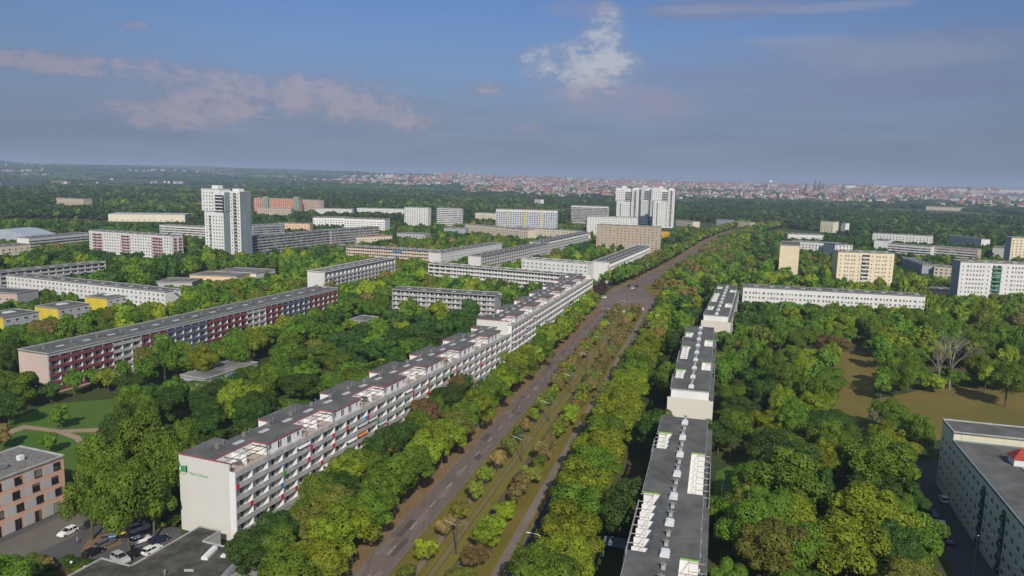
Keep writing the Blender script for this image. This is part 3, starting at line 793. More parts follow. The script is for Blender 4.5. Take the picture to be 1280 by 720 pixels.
for (px, py, az_, lab) in ((768, 286.0, 112, 'left of three white tower blocks clustered beyond the road'), (794.5, 279.8, 128, 'middle of three white tower blocks clustered beyond the road'),
                      (814, 284.2, 108, 'right of three white tower blocks clustered beyond the road')):
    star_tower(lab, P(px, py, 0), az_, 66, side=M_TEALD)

# ------------------------------------------------------------------ distant blocks (their small windows are part of the wall)
def fblock(label, pa, pb, H, W, wall, floors, bay=4, band=None, **k):
    return block(label, P(*pa, H), P(*pb, H), H, W, wall, 'win', floors, bay, band=band, far=True, **k)
a = P(110.7, 288, 21); bq = P(214, 295, 21)
r = block('white seven-storey slab with crimson balcony fields left of the tower', a, bq, 21, 13, W_WHITE, 'win', 7, 3.3, keep=.75, base=1.8, fh=2.7, ww=1.6, gable_win='R', cap=100, gablemat=None)
Lw = math.dist(a, bq)
for x0, x1 in ((.05, .17), (.41, .51), (.78, .90)):
    bits = MB()
    for fl in range(7): bits.box(x0*Lw, x1*Lw, -.7, -.2, 1.1+fl*2.7, 2.2+fl*2.7, 0)
    for xx in (x0*Lw, (x0+x1)/2*Lw, x1*Lw-.3): bits.box(xx+.01, xx+.29, -.6, -.003, 1.0, 19.8, 1)
    bits.build('balcony_field', [M_RED, M_WHITE], r)
bits = MB()
for fl in range(7): bits.box(Lw+.06, Lw+.5, 2, 5.5, 1.1+fl*2.7, 2.2+fl*2.7, 0); bits.box(Lw+.06, Lw+.5, 8, 11.5, 1.1+fl*2.7, 2.2+fl*2.7, 0)
bits.build('balcony_field', [M_RED], r)
fblock('low white slab partly hidden behind the tall tower', (199, 281), (262, 284.5), 14, 13, W_WHITE, 4, 4, band=M_WHITE, keep=.7)
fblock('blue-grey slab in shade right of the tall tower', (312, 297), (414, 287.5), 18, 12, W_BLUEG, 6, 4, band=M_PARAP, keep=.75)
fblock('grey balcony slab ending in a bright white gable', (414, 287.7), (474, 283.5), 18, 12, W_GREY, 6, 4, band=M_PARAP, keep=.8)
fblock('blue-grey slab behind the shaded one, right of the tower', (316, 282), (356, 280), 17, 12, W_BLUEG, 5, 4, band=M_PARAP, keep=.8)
fblock('long pale blue-grey low block left of the crimson slab', (36, 297.5), (110, 291), 12, 14, W_WHITE, 3, 5, band=M_WHITE, keep=.6)
fblock('cream low block at the left edge beside an arched hall', (0, 308), (38, 305), 11, 16, W_CREAM, 3, 5, keep=.5)
fblock('cream far slab at the upper left edge', (0, 226.5), (52, 225.5), 20, 16, W_CREAM, 6, 5, keep=.8)
fblock('tan building between meadows at far left', (70, 247.5), (104, 249), 16, 20, W_TAN, 3, 5, keep=.7)
fblock('long dark warehouse with a pale roof left of the tower', (135, 267.5), (231, 268.5), 11, 40, W_OLIVE, 1, 8, keep=.9, roof=mat('pale_metal_roof', (.42, .43, .45), .6, .08, .05), name='warehouse', cat='warehouse', group=None)
fblock('pale low buildings at the far bend of the road', (845, 275), (866, 277), 10, 16, W_CREAM, 2, 5, keep=.6)
fblock('blue-grey hall where the road reaches the tree belt', (896, 274.5), (911, 275.5), 12, 18, W_BLUEG, 2, 5, keep=.6)
fblock('tan low block right of the far road end', (916, 276.5), (938, 278), 12, 16, W_TAN, 3, 5, keep=.6)
fblock('dark grey block in the right tree belt', (1026, 276.5), (1042, 277.5), 18, 18, W_OLIVE, 4, 5, keep=.7)
fblock('white house among trees under the town, left of the towers', (668, 249), (676, 249.5), 14, 12, W_WHITE, 2, 5, keep=.8)
fblock('grey school roof between tower and blue-grey slabs', (232, 283), (250, 284), 10, 20, W_GREY, 2, 5, keep=.5)
# arched hall
hp = P(0, 293, 8)
hr = thing('arched_hall', 'grey arched sports hall at the left edge', 'sports hall', (hp[0], hp[1], 0), D2R(-10))
h = MB(); prof = [(-40+80*i/14, 4+9*math.sin(math.pi*i/14)) for i in range(15)]
h.prism([(-40, 0)]+[(40, 0)]+list(reversed(prof)), 0, 40, 0, axis='y'); h.build('roof', [mat('grey_vault', (.36, .40, .45), .6, .08, .05)], hr)
BLOCKS.append(dict(a=np.array([hp[0]-40, hp[1]]), u=np.array([1., 0]), n=np.array([0, 1.]), L=80, W=40, H=12, keep=.7, pad=4))
fblock('terracotta long slab with green stair cores', (317, 247.5), (375, 249), 27, 14, W_TERRA, 9, 4, keep=.8)
fblock('pale pink end section of the terracotta slab', (375.5, 249.5), (399, 250.5), 25, 14, W_PINK, 8, 4, keep=.8)
for px in (333, 371):
    q = P(px, 247, 30); cr = thing('stair_core', 'green-grey stair core of the terracotta slab, %s one' % ('left' if px < 350 else 'right'), 'stair tower', (q[0], q[1]-6, 0), 0)
    h = MB(); h.box(-5, 5, 0, 6, 0, 31, 0); h.box(-5.2, 5.2, -.2, 6.2, 31.003, 31.6, 1)
    for z in range(3, 29, 3): h.box(-.8, .8, -.06, -.003, z, z+1.4, 2)
    h.build('wall', [mat('sage_wall', (.22, .30, .27)), M_RIM, M_GLASS], cr)
fblock('brownish grey slab left of the terracotta slab foot', (321, 260), (364, 261), 14, 14, W_TAN, 4, 4, keep=.7)
fblock('cream and orange low row right of the blue-grey slabs', (349, 279), (387, 280), 11, 14, W_ORANGE, 3, 4, keep=.6)
fblock('white stepped housing row with dark window bands', (391, 272), (436, 272.5), 14, 30, M_BRIGHT, 4, 4, ww=2.2, wh=1.1, keep=.7)
fblock('larger white stepped housing row with brown end wall', (430, 273), (481, 274.5), 17, 26, M_BRIGHT, 5, 4, ww=2.2, wh=1.1, keep=.8)
fblock('white flat row far behind the stepped housing', (395, 260.5), (440, 261.5), 10, 20, W_WHITE, 3, 4, keep=.6)
fblock('second white flat row far behind the stepped housing', (446, 260), (505, 261.5), 11, 20, W_WHITE, 3, 4, keep=.6)
fblock('low school with orange-red roofs before the park belt', (432, 297), (490, 295), 8, 25, W_CREAM, 2, 4, roof=mat('orange_roof', (.42, .16, .08), .85, .1, .1), keep=.3)
fblock('grey-white low pavilion between trees and high blocks', (496, 291.5), (531, 293), 8, 20, W_GREY, 2, 4, keep=.4)
fblock('white high block with orange stripes, left of a pair', (505.5, 259), (535, 260), 30, 14, W_WHITE, 10, 4, keep=.8, band=None)
fblock('white high block, right of a pair beyond the park', (546, 260), (575.5, 261), 30, 14, W_WHITE, 10, 3.6, band=M_WHITE, keep=.8)
q = P(505.5, 259, 30)
fblock('long cream low slab before the blue and white high slab', (581, 280), (660, 287.5), 14, 12, W_CREAM, 4, 4, keep=.6)
fblock('cream low slab left of the orange and white block', (640, 284), (722, 289), 13, 12, W_CREAM, 4, 4, keep=.6)
fblock('small blue-white hall at the left end of the cream slab', (555, 285), (582, 286), 9, 16, W_BLUEG, 2, 4, keep=.4)
fblock('small cream block behind the right white high block', (594, 266), (620, 267), 15, 14, W_CREAM, 4, 4, keep=.6)
r = fblock('wide high slab with blue windows and yellow stair stripes', (620, 261.5), (697, 263.5), 31, 14, W_WHITE, 10, 3.6, keep=.85, ww=2.2)
Lr = 77*1140/930
b_ = MB()
for x in (.18, .45, .72): b_.box(Lr*x, Lr*x+2.2, -.3, -.003, 1, 30)
b_.build('yellow_stripe', [mat('lemon_paint', (.62, .52, .08))], r)
b_ = MB()
for fl in range(10): b_.box(.3, Lr-.3, -.12, -.053, .6+fl*2.8, 1.3+fl*2.8)
b_.build('blue_band', [mat('pale_blue_band', (.22, .28, .50))], r)
fblock('grey-white high slab left of the three clustered towers', (714, 257), (760, 258.5), 31, 14, W_WHITE, 10, 4, band=M_PARAP, keep=.8)
r = block('small bright yellow low building right of the beige tower slab', P(826, 289.5, 9), P(834, 290, 9), 9, 10, mat('bright_yellow', (.75, .42, .02)), 'win', 2, 4, far=True, vents=False, keep=.6, group=None, name='kiosk_building', cat='building')
# far right low slabs
fblock('white slab with a grey gable behind the yellow tower slab', (990, 301), (1044, 304.5), 14, 12, W_WHITE, 4, 3.6, keep=.6)
fblock('grey gabled slab right of that white slab, seen on end', (1044, 306), (1066, 306.5), 15, 30, W_WHITE, 5, 4, keep=.5)
fblock('low white hall behind the yellow tower top', (985, 292.5), (1030, 294), 9, 20, W_WHITE, 2, 4, keep=.5)
fblock('thin white slab, topmost row on the right', (1091, 291.5), (1166, 295.5), 14, 12, W_WHITE, 4, 4, keep=.6)
fblock('blank white gable block among trees right of the yellow block', (1093, 300), (1109, 301), 14, 30, W_WHITE, 0, 4, keep=.6)
fblock('white slab with brown balconies, second row on the right', (1110, 304.5), (1164, 308.5), 14, 12, W_WHITE, 4, 4, keep=.6, band=M_WHITE)
fblock('white slab with reddish balconies right of the second row', (1165, 307.5), (1222, 312), 14, 12, W_PINK, 4, 4, band=M_WHITE, keep=.6)
fblock('white-gabled low block before the yellow edge block', (1241, 309), (1260, 310.5), 13, 34, W_WHITE, 0, 4, keep=.7)
fblock('pale slab between the topmost row and the gabled block', (1186, 294), (1227, 299), 13, 12, W_WHITE, 4, 4, keep=.6)
a = P(1153, 331, 13)
block('dark-roofed slab pointing away with a grey shaded side', along(a, 12, 60), a, 13, 12, W_BLUEG, 'win', 4, 4, far=True, keep=.5, vents=True)
fblock('beige low block with dark roof left of the white eleven-storey block', (1168, 332.5), (1199, 335), 13, 13, W_CREAM, 4, 4, keep=.5)
fblock('low grey shed in front of the white eleven-storey block', (1160, 361), (1197, 364), 6, 14, W_OLIVE, 1, 4, keep=.4, name='shed', cat='shed', group=None)
fblock('small white kiosk roof far right of the road', (1057, 279), (1062, 279), 14, 10, W_WHITE, 0, 4, keep=.8, name='kiosk_building', cat='building', group=None)

# ------------------------------------------------------------------ ground, roads
AZR = D2R(15.2)
def LL(lat, lon): return (lat*math.cos(AZR)+lon*math.sin(AZR), -lat*math.sin(AZR)+lon*math.cos(AZR))
def groundmat(name, cols, scale, rough=.95, fine=1.2, big=None):
    m = bpy.data.materials.new(name); t = nt(m)
    tc = t.nodes.new('ShaderNodeTexCoord'); v = tc.outputs['Object']
    n1 = noise_n(t, v, scale, 8, .6); n2 = noise_n(t, v, fine, 6, .7); n3 = noise_n(t, v, scale*.23, 4, .5)
    c = mix_n(t, ramp01(t, n1, .38, .62), cols[0], cols[1])
    c = mix_n(t, ramp01(t, n3, .5, .66), c, cols[2])
    c = mix_n(t, math_n(t, 'MULTIPLY', ramp01(t, n2, .35, .75), .55), c, cols[3] if len(cols) > 3 else cols[1])
    finish(t, c, rough, .15); return m
G_GROUND = groundmat('ground_cover', [(.045, .066, .018), (.075, .088, .030), (.125, .105, .048), (.040, .050, .018)], .03)
G_LAWN = groundmat('lawn_grass', [(.065, .135, .02), (.085, .155, .028), (.09, .13, .03), (.055, .11, .02)], .06)
G_DRY = groundmat('dry_grass', [(.175, .135, .036), (.150, .120, .030), (.118, .112, .024), (.21, .155, .055)], .08)
G_VERGE = groundmat('verge_grass', [(.165, .134, .026), (.132, .122, .020), (.20, .142, .042), (.145, .104, .028)], .10, fine=.8)
G_TRACK = groundmat('track_grass', [(.178, .152, .032), (.158, .140, .026), (.20, .158, .05), (.148, .126, .030)], .07, fine=1.5)
G_LEAFY = groundmat('leaf_litter', [(.22, .135, .07), (.16, .115, .055), (.18, .14, .07), (.25, .165, .09)], .2)
def roadmat(name, cols):
    m = groundmat(name, cols, .05, .85, .6); t = m.node_tree
    b = [n for n in t.nodes if n.type == 'BSDF_PRINCIPLED'][0]; src = b.inputs['Base Color'].links[0].from_socket
    tc = t.nodes.new('ShaderNodeTexCoord'); mp = t.nodes.new('ShaderNodeMapping'); mp.inputs['Rotation'].default_value = (0, 0, AZR); mp.inputs['Scale'].default_value = (1.0, .02, 1); L(t, tc.outputs['Object'], mp.inputs[0])
    st = noise_n(t, mp.outputs[0], .9, 5, .6); L(t, mix_n(t, math_n(t, 'MULTIPLY', ramp01(t, st, .45, .70), .55), src, tuple(c*.62 for c in cols[0])), b.inputs['Base Color']); return m
G_ASPH2 = groundmat('side_road_asphalt', [(.10, .097, .098), (.085, .083, .085), (.112, .107, .105), (.092, .09, .092)], .05, .85, .6)
G_ASPH = roadmat('road_asphalt', [(.175, .138, .118), (.145, .116, .101), (.20, .158, .134), (.155, .124, .109)])
G_PATH = groundmat('paving', [(.20, .165, .135), (.17, .14, .115), (.22, .18, .15), (.18, .15, .125)], .2, .9, 1.5)
G_SAND = groundmat('park_path_grit', [(.36, .25, .18), (.31, .22, .16), (.33, .25, .19), (.28, .20, .15)], .2, .95, 1.5)
G_YARD = groundmat('yard_paving', [(.16, .145, .12), (.135, .125, .105), (.18, .155, .125), (.125, .115, .10)], .09, .9, .8)
G_FIELD = groundmat('far_meadow', [(.10, .15, .04), (.12, .16, .05), (.11, .14, .05), (.09, .13, .04)], .01)
M_MARK = mat('road_paint', (.50, .48, .45), .7, .25, 1.5)
M_KERB = mat('kerb_stone', (.19, .175, .155), .9, .15, .8)

g = MB(); g.quad((-24000, -3000, 0), (24000, -3000, 0), (24000, 30000, 0), (-24000, 30000, 0))
g.build('ground', [G_GROUND], kind='structure')
def ribbon_pts(pts, off0, off1):
    pts = [np.array(p, float) for p in pts]; lo, hi = [], []
    for i, p in enumerate(pts):
        d = pts[min(i+1, len(pts)-1)]-pts[max(i-1, 0)]; d /= np.linalg.norm(d); n = np.array([d[1], -d[0]])   # to the right
        lo.append(p+n*off0); hi.append(p+n*off1)
    return lo, hi
def ribbon(name, pts, off0, off1, z, m, **k):
    lo, hi = ribbon_pts(pts, off0, off1); b = MB()
    for i in range(len(lo)-1): b.quad((*lo[i], z), (*hi[i], z), (*hi[i+1], z), (*lo[i+1], z))
    return b.build(name, [m], kind='structure', **k)
def kerb(name, pts, off, z=.12, w=.25):
    lo, hi = ribbon_pts(pts, off, off+w); b = MB()
    for i in range(len(lo)-1):
        b.quad((*lo[i], z), (*hi[i], z), (*hi[i+1], z), (*lo[i+1], z))
        b.quad((*lo[i], 0), (*lo[i], z), (*lo[i+1], z), (*lo[i+1], 0)); b.quad((*hi[i], 0), (*hi[i+1], 0), (*hi[i+1], z), (*hi[i], z))
    return b.build(name, [M_KERB], kind='structure')
def sheet(name, pts, z, m, px=True):
    b = MB(); q = [P(*p, 0) if px else p for p in pts]
    ar = sum(q[i][0]*q[(i+1) % len(q)][1]-q[(i+1) % len(q)][0]*q[i][1] for i in range(len(q)))
    if ar < 0: q = q[::-1]
    b.poly([(*p, z) for p in q]); return b.build(name, [m], kind='structure')

near = [LL(0, l) for l in (20, 100, 200, 300, 400, 478)]
ribbon('median_verge', near, -59.5, -37.0, .004, G_VERGE)
ribbon('tram_track_bed', near, -53.0, -45.4, .008, G_TRACK)
ribbon('verge', near, -77.5, -66.35, .004, G_LEAFY)
ribbon('road', near, -66.1, -59.8, .012, G_ASPH)
ribbon('side_road', near, -36.6, -30.8, .012, groundmat('shaded_road_asphalt', [(.062, .06, .062), (.052, .05, .053), (.07, .066, .066), (.057, .055, .057)], .05, .85, .6))  # tree shade put into the colour: darker asphalt than the other side roads
ribbon('footpath', near, -39.9, -37.9, .012, G_PATH)
ribbon('footpath', near, -55.3, -54.1, .012, G_PATH)
kerb('kerb', near, -66.35); kerb('kerb', near, -59.8); kerb('kerb', near, -36.85); kerb('kerb', near, -30.8)
ribbon('track_slab', near, -48.1, -46.7, .016, groundmat('track_ballast', [(.12, .095, .062), (.10, .08, .055), (.13, .10, .07), (.09, .072, .052)], .2))
ribbon('track_slab', near, -51.9, -50.7, .016, groundmat('track_grass_worn', [(.175, .15, .062), (.16, .135, .058), (.19, .155, .078), (.15, .125, .055)], .2))
# tram rails
b = MB()
for c in (-47.4, -51.3):
    for s in (-.72, .72):
        lo, hi = ribbon_pts(near, c+s-.04, c+s+.04)
        for i in range(len(lo)-1):
            b.quad((*lo[i], .06), (*hi[i], .06), (*hi[i+1], .06), (*lo[i+1], .06)); b.quad((*lo[i], .01), (*lo[i], .06), (*lo[i+1], .06), (*lo[i+1], .01)); b.quad((*hi[i], .01), (*hi[i+1], .01), (*hi[i+1], .06), (*hi[i], .06))
b.build('tram_rails', [mat('rail_steel', (.10, .085, .07), .5, .1, 1, .5, .5)], kind='structure')
# lane paint
b = MB()
for c, on, off in ((-63.0, 4, 8),):
    l = 100
    while l < 440:
        p0, p1, p2, p3 = LL(c-.09, l), LL(c+.09, l), LL(c+.09, l+on), LL(c-.09, l+on); b.quad((*p0, .018), (*p1, .018), (*p2, .018), (*p3, .018)); l += on+off
for l in np.arange(100, 470, 9.0):
    p0, p1, p2, p3 = LL(-33.76, l), LL(-33.64, l), LL(-33.64, l+3), LL(-33.76, l+3); b.quad((*p0, .018), (*p1, .018), (*p2, .018), (*p3, .018))
for c in (-65.6, -64.4, -62.4, -61.2):
    p0, p1, p2, p3 = LL(c-.25, 456), LL(c+.25, 456), LL(c+.25, 460), LL(c-.25, 460); b.quad((*p0, .018), (*p1, .018), (*p2, .018), (*p3, .018))
b.build('road_marking', [M_MARK], kind='structure')
b = MB(); r_ = random.Random(9)
for k in range(34):
    c, l, w_, l_ = r_.uniform(-66, -61.5), r_.uniform(105, 460), r_.uniform(.7, 2.2), r_.uniform(1.5, 9)
    p0, p1, p2, p3 = LL(c, l), LL(c+w_, l), LL(c+w_, l+l_), LL(c, l+l_); z = .0135+.0001*k; b.quad((*p0, z), (*p1, z), (*p2, z), (*p3, z), k % 2)
b.build('road_patch', [groundmat('patch_dark', [(.10, .085, .076), (.085, .073, .067), (.11, .092, .08), (.09, .077, .07)], .3), groundmat('patch_light', [(.20, .165, .145), (.18, .15, .13), (.21, .17, .15), (.19, .155, .14)], .3)], kind='structure')
# beyond the crossing the road swings right
RL = [P(p[0], p[1]) for p in ((758, 378), (780, 359), (806, 346), (830, 335), (856, 319), (880, 303), (905, 291.5), (927, 284.8), (942, 282))]
RL = RL + [along(RL[-1], 30, 700)]
ribbon('road', RL, 0, 12.2, .012, G_ASPH)
ribbon('median_verge', RL, 12.2, 31, .006, G_VERGE)
ribbon('road', RL, 31, 38, .014, G_ASPH2)
ribbon('verge', RL, -7, -.3, .006, G_LEAFY)
kerb('kerb', RL, -.27); kerb('kerb', RL, 12.2); kerb('kerb', RL, 30.7)
b = MB()
lo, hi = ribbon_pts(RL, 6.0, 6.2)
for i in range(len(lo)-1):
    n_ = max(1, int(np.linalg.norm(lo[i+1]-lo[i])/12))
    for k in range(n_):
        t0, t1 = k/n_, (k+.4)/n_; f = lambda A, t: (*(A[i]*(1-t)+A[i+1]*t), .02)
        b.quad(f(lo, t0), f(hi, t0), f(hi, t1), f(lo, t1))
b.build('road_marking', [M_MARK], kind='structure')
cross = [LL(-66.6, 470), LL(-70, 476), LL(-100, 476), LL(-100, 500), LL(-72, 505)] + [RL[1]] + [along(RL[1], 105, 15), LL(-40, 520), LL(-20, 508), LL(-20, 488), LL(-30.8, 470)]
sheet('crossing', cross, .009, G_ASPH, px=False)
# yards, lawns, clearings
sheet('parking_yard', [(-40, 740), (-40, 668), (0, 672), (80, 640), (125, 640), (215, 652), (225, 662), (232, 690), (120, 735)], .008, G_ASPH2)
sheet('paved_forecourt', [(-60, 700), (-20, 690), (0, 680), (80, 644), (118, 640), (96, 668), (50, 690), (0, 706)], .012, G_YARD)
sheet('bare_verge', [(100, 690), (112, 672), (150, 664), (152, 680), (128, 689)], .014, G_LEAFY)
sheet('lawn', [(-10, 560), (10, 528), (60, 505), (150, 498), (175, 530), (120, 585), (80, 590)], .006, G_LAWN)
sheet('park_path', [(-10, 545), (30, 531), (75, 537), (100, 545), (108, 556), (104, 560), (92, 549), (70, 541), (32, 536), (-10, 551)], .012, G_SAND)
sheet('park_path', [(70, 537), (130, 535), (200, 528), (200, 532), (130, 540), (80, 541)], .016, G_SAND)
sheet('lawn', [(892, 640), (895, 590), (925, 575), (985, 600), (985, 660), (900, 700)], .006, G_LAWN)
sheet('dry_meadow', [(1035, 470), (1050, 440), (1105, 438), (1095, 480), (1085, 520), (1060, 545), (1035, 520)], .006, G_DRY)
sheet('dry_meadow', [(1090, 500), (1180, 482), (1300, 492), (1400, 520), (1400, 560), (1190, 545), (1140, 560), (1100, 540)], .006, G_DRY)
st = [P(1160, 575), P(1172, 610), P(1190, 655), P(1215, 705), P(1235, 750)]
ribbon('side_road', [st[-1], st[-2], st[-3], st[-2-2], st[0]] if False else list(reversed(st)), -4.5, 4.5, .010, G_ASPH2)
sheet('side_road', [(1160, 588), (1195, 590), (1195, 606), (1158, 606)], .013, G_ASPH2)
for k, pts in enumerate(([(1168, 281), (1290, 283.5), (1290, 290), (1180, 287.5)], [(118, 278), (190, 281), (186, 288), (112, 284)], [(60, 258), (120, 257), (105, 262), (58, 264)])):
    sheet('meadow', pts, .006, G_FIELD)

# hills and the rising town ground beyond the river plain
def sst(v, a, b): t = np.clip((v-a)/(b-a), 0, 1); return t*t*(3-2*t)
def hz(x, y):
    x = np.asarray(x, float); y = np.asarray(y, float)
    r = np.hypot(x, y); az = np.degrees(np.arctan2(x, y))
    town = 42*sst(r, 3000, 8000)
    left = sst(-az, -2, 22)*(95*sst(r, 5200, 11500)+12*np.sin(r/900+az*.25)*sst(r, 3500, 6000))
    mid = 14*np.exp(-((az+3)/7)**2)*sst(r, 4200, 7000)
    bump = 6*np.sin(az*.9+r/700)*sst(r, 4000, 8000)
    return town*(1-.5*sst(-az, 5, 20))+left+mid+bump-1.2*(1-sst(r, 3000, 3400))
def hills():
    rs = np.concatenate([np.linspace(2900, 6000, 32), np.linspace(6200, 14000, 40)]); azs = np.radians(np.linspace(-62, 62, 125))
    R, A = np.meshgrid(rs, azs, indexing='ij'); X = R*np.sin(A); Y = R*np.cos(A); Z = hz(X, Y)
    v = np.stack([X, Y, Z], -1).reshape(-1, 3); n = len(azs)
    f = [(i*n+j, i*n+j+1, (i+1)*n+j+1, (i+1)*n+j) for i in range(len(rs)-1) for j in range(n-1)]
    f = [q[::-1] for q in f]
    me = bpy.data.meshes.new('hills'); me.from_pydata(v.tolist(), [], f); me.materials.append(groundmat('hill_cover', [(.030, .050, .018), (.045, .062, .022), (.10, .095, .045), (.026, .04, .015)], .0011, .95, .012))
    for p in me.polygons: p.use_smooth = True
    link('hills', me, kind='structure')
hills()

# ------------------------------------------------------------------ trees
SPEC = {'dark green': (.052, .105, .016), 'green': (.105, .180, .016), 'yellow-green': (.185, .240, .016), 'olive': (.155, .172, .028), 'brown-tinged': (.195, .150, .050), 'dark red': (.060, .025, .025)}
SP = list(SPEC)
def crown_arrays(seed, nl, nq, qs, col, flat=1.0):
    r = np.random.default_rng(seed)
    d = r.normal(size=(nl, 3)); d /= np.linalg.norm(d, axis=1)[:, None]; d[:, 2] = np.where(d[:, 2] < -.45, -d[:, 2]*.8, d[:, 2])
    c = d*r.uniform(.40, .90, (nl, 1))*r.uniform(.85, 1.12, (1, 3)); R = r.uniform(.16, .40, nl)*(1 if nl < 25 else .82)
    c = np.vstack([c, [[0, 0, -.05]], [[.1, -.1, .3]]]); R = np.append(R, [.55, .42]); nl += 2
    lt = r.uniform(.78, 1.22, nl); wsum = R**2/np.sum(R**2)
    pts = []; nor = []; li = []; got = 0
    while got < nq:
        k = r.choice(nl, nq*2, p=wsum); v = r.normal(size=(nq*2, 3)); v /= np.linalg.norm(v, axis=1)[:, None]
        p = c[k]+v*(R[k]*r.uniform(.80, 1.12, nq*2))[:, None]
        dist = np.linalg.norm(p[:, None, :]-c[None], axis=2)/R[None]; dist[np.arange(len(k)), k] = 9
        ok = (dist.min(1) > .86) & (p[:, 2] > -.85) & (r.uniform(size=len(k)) < np.clip(1.0+.9*v[:, 2], .25, 1))
        pts.append(p[ok]); nor.append(v[ok]); li.append(k[ok]); got += ok.sum()
    p = np.concatenate(pts)[:nq]; n = np.concatenate(nor)[:nq]; k = np.concatenate(li)[:nq]
    n = n*.9+r.normal(size=n.shape)*.34+np.array([0, -.08, .35]); n /= np.linalg.norm(n, axis=1)[:, None]
    t = np.cross(n, r.normal(size=n.shape)); t /= np.linalg.norm(t, axis=1)[:, None]; bt = np.cross(n, t)
    s = (qs*r.uniform(.6, 1.3, nq))[:, None]
    v = np.stack([p-t*s*.5, p+bt*s*.36-n*s*.1, p+t*s*.5, p-bt*s*.36-n*s*.1], 1).reshape(-1, 3)
    v[:, 2] *= flat
    f = np.array(col)*lt[k][:, None]*r.uniform(.86, 1.15, (nq, 1)); f = f*(1+r.normal(size=(nq, 1))*np.array([[.05, .0, -.05]]))
    return v, np.repeat(np.clip(f, .004, 1), 4, axis=0)
def quads_mesh(name, v, tint, m):
    me = bpy.data.meshes.new(name); n = len(v); q = n//4
    me.vertices.add(n); me.vertices.foreach_set('co', v.astype(np.float32).ravel())
    me.loops.add(n); me.loops.foreach_set('vertex_index', np.arange(n, dtype=np.int32))
    me.polygons.add(q); me.polygons.foreach_set('loop_start', np.arange(0, n, 4, dtype=np.int32)); me.polygons.foreach_set('loop_total', np.full(q, 4, np.int32))
    a = me.color_attributes.new('tint', 'FLOAT_COLOR', 'POINT'); a.data.foreach_set('color', np.hstack([tint, np.ones((n, 1))]).astype(np.float32).ravel())
    me.materials.append(m); me.update(calc_edges=True); return me
CROWN = {}
for si, s in enumerate(SP):
    for k in range(4): v, t_ = crown_arrays(100*si+k, 34+7*k, 7500, .082, SPEC[s]); CROWN[s, k] = quads_mesh('crown', v, t_, LEAF)
SMALL = {}
for si, s in enumerate(SP):
    for k in range(2): v, t_ = crown_arrays(900+50*si+k, 12, 1300, .19, SPEC[s]); SMALL[s, k] = quads_mesh('crown', v, t_, LEAF)
TRUNK = []
for k in range(3):
    r = random.Random(k); b = MB(); b.tube((0,0,0), (r.uniform(-.02,.02), r.uniform(-.02,.02), .42), .026, .018, 7); top = b.v[-7]
    b.tube((0,0,.41), (.02,-.02,.82), .018, .006, 6)
    for i in range(5):
        a = i*1.26+r.random(); b.tube((0,0,.30+.05*i), (.22*math.cos(a), .22*math.sin(a), .58+.05*i), .012, .004, 5)
    TRUNK.append(b.mesh('trunk', [BARK]))
# -- where trees stand
T = []      # x, y, h, R, species, zone
def add(x, y, h, R, s, zone): T.append((x, y, h, R, s, zone))
def pick(ws): return RNG.choice(SP, p=np.array(ws)/sum(ws))
def row(lat, l0, l1, sp, h, R, ws, zone, jit=1.0):
    l = l0
    while l < l1:
        x, y = LL(lat+RNG.normal()*jit*.5, l+RNG.normal()*jit*.6); add(x, y, RNG.uniform(*h), RNG.uniform(*R), pick(ws), zone); l += sp*RNG.uniform(.85, 1.2)
row(-70.3, 100, 455, 7.8, (11, 13.5), (4.8, 6.0), (.5, 7, 6.5, 1.2, .4, 0), 'kerb row')
row(-83.5, 118, 250, 8.0, (9, 12.5), (4.0, 5.3), (4, 5, 2, 2, 1.2, 0), 'front garden')
row(-79.5, 122, 150, 9, (9, 11), (4, 5), (3, 5, 3, 2, 1, 0), 'front garden')
row(-53.4, 112, 300, 9.8, (5.2, 7.0), (1.8, 2.4), (0, 3, 4, 4, 2.5, 0), 'left median row', .5)
row(-43.2, 108, 300, 7.8, (4.8, 6.8), (2.2, 3.1), (0, 1.5, 4, 5, 4, 0), 'right median row', .8)
row(-54.6, 270, 452, 5.5, (4.5, 6.8), (2.2, 3.1), (0, .3, 1.5, 3, 9, 0), 'left median row', .8)
row(-43.0, 265, 452, 5.0, (4.5, 6.8), (2.4, 3.3), (0, .2, .8, 3, 10, 0), 'right median row', 1.2)
row(-26.6, 92, 300, 9.2, (12, 15), (6.0, 7.2), (0, 5, 8, .9, .5, 0), 'right kerb row')
row(-25.8, 300, 500, 8.5, (11, 14), (5.2, 6.4), (.5, 5, 6, 2, 1.2, 0), 'right kerb row')
def prow(off, i0, i1, sp, h, R, ws, zone):
    lo, _ = ribbon_pts(RL, off, off+1); 
    for i in range(i0, i1):
        n_ = max(1, int(np.linalg.norm(lo[i+1]-lo[i])/sp))
        for k in range(n_):
            p = lo[i]+(lo[i+1]-lo[i])*((k+RNG.uniform(-.2, .2))/n_); add(p[0]+RNG.normal(), p[1]+RNG.normal(), RNG.uniform(*h), RNG.uniform(*R), pick(ws), zone)
prow(-6.5, 1, 8, 8.0, (10.5, 14), (4.6, 5.8), (2, 6, 4, 2, 1, 0), 'far left kerb')
prow(-15, 1, 4, 9, (9.5, 12.5), (4.2, 5.2), (3, 6, 3, 2, 1, 0), 'far left kerb')
prow(17, 2, 8, 8, (5, 9), (2.4, 3.6), (1, 2, 3, 4, 4, 0), 'far median')
prow(23, 1, 8, 9, (5, 7), (2.4, 3.2), (1, 2, 3, 4, 4, 0), 'far median')
prow(27, 2, 8, 9, (5, 8), (2.6, 3.4), (1, 2, 3, 4, 4, 0), 'far median')
prow(42, 0, 8, 8.0, (10, 15), (4.6, 6.0), (2, 6, 4, 3, 2, 0), 'far right kerb')
prow(51, 0, 8, 9, (10, 14), (4.6, 6.0), (2, 6, 4, 3, 2, 0), 'far right kerb')
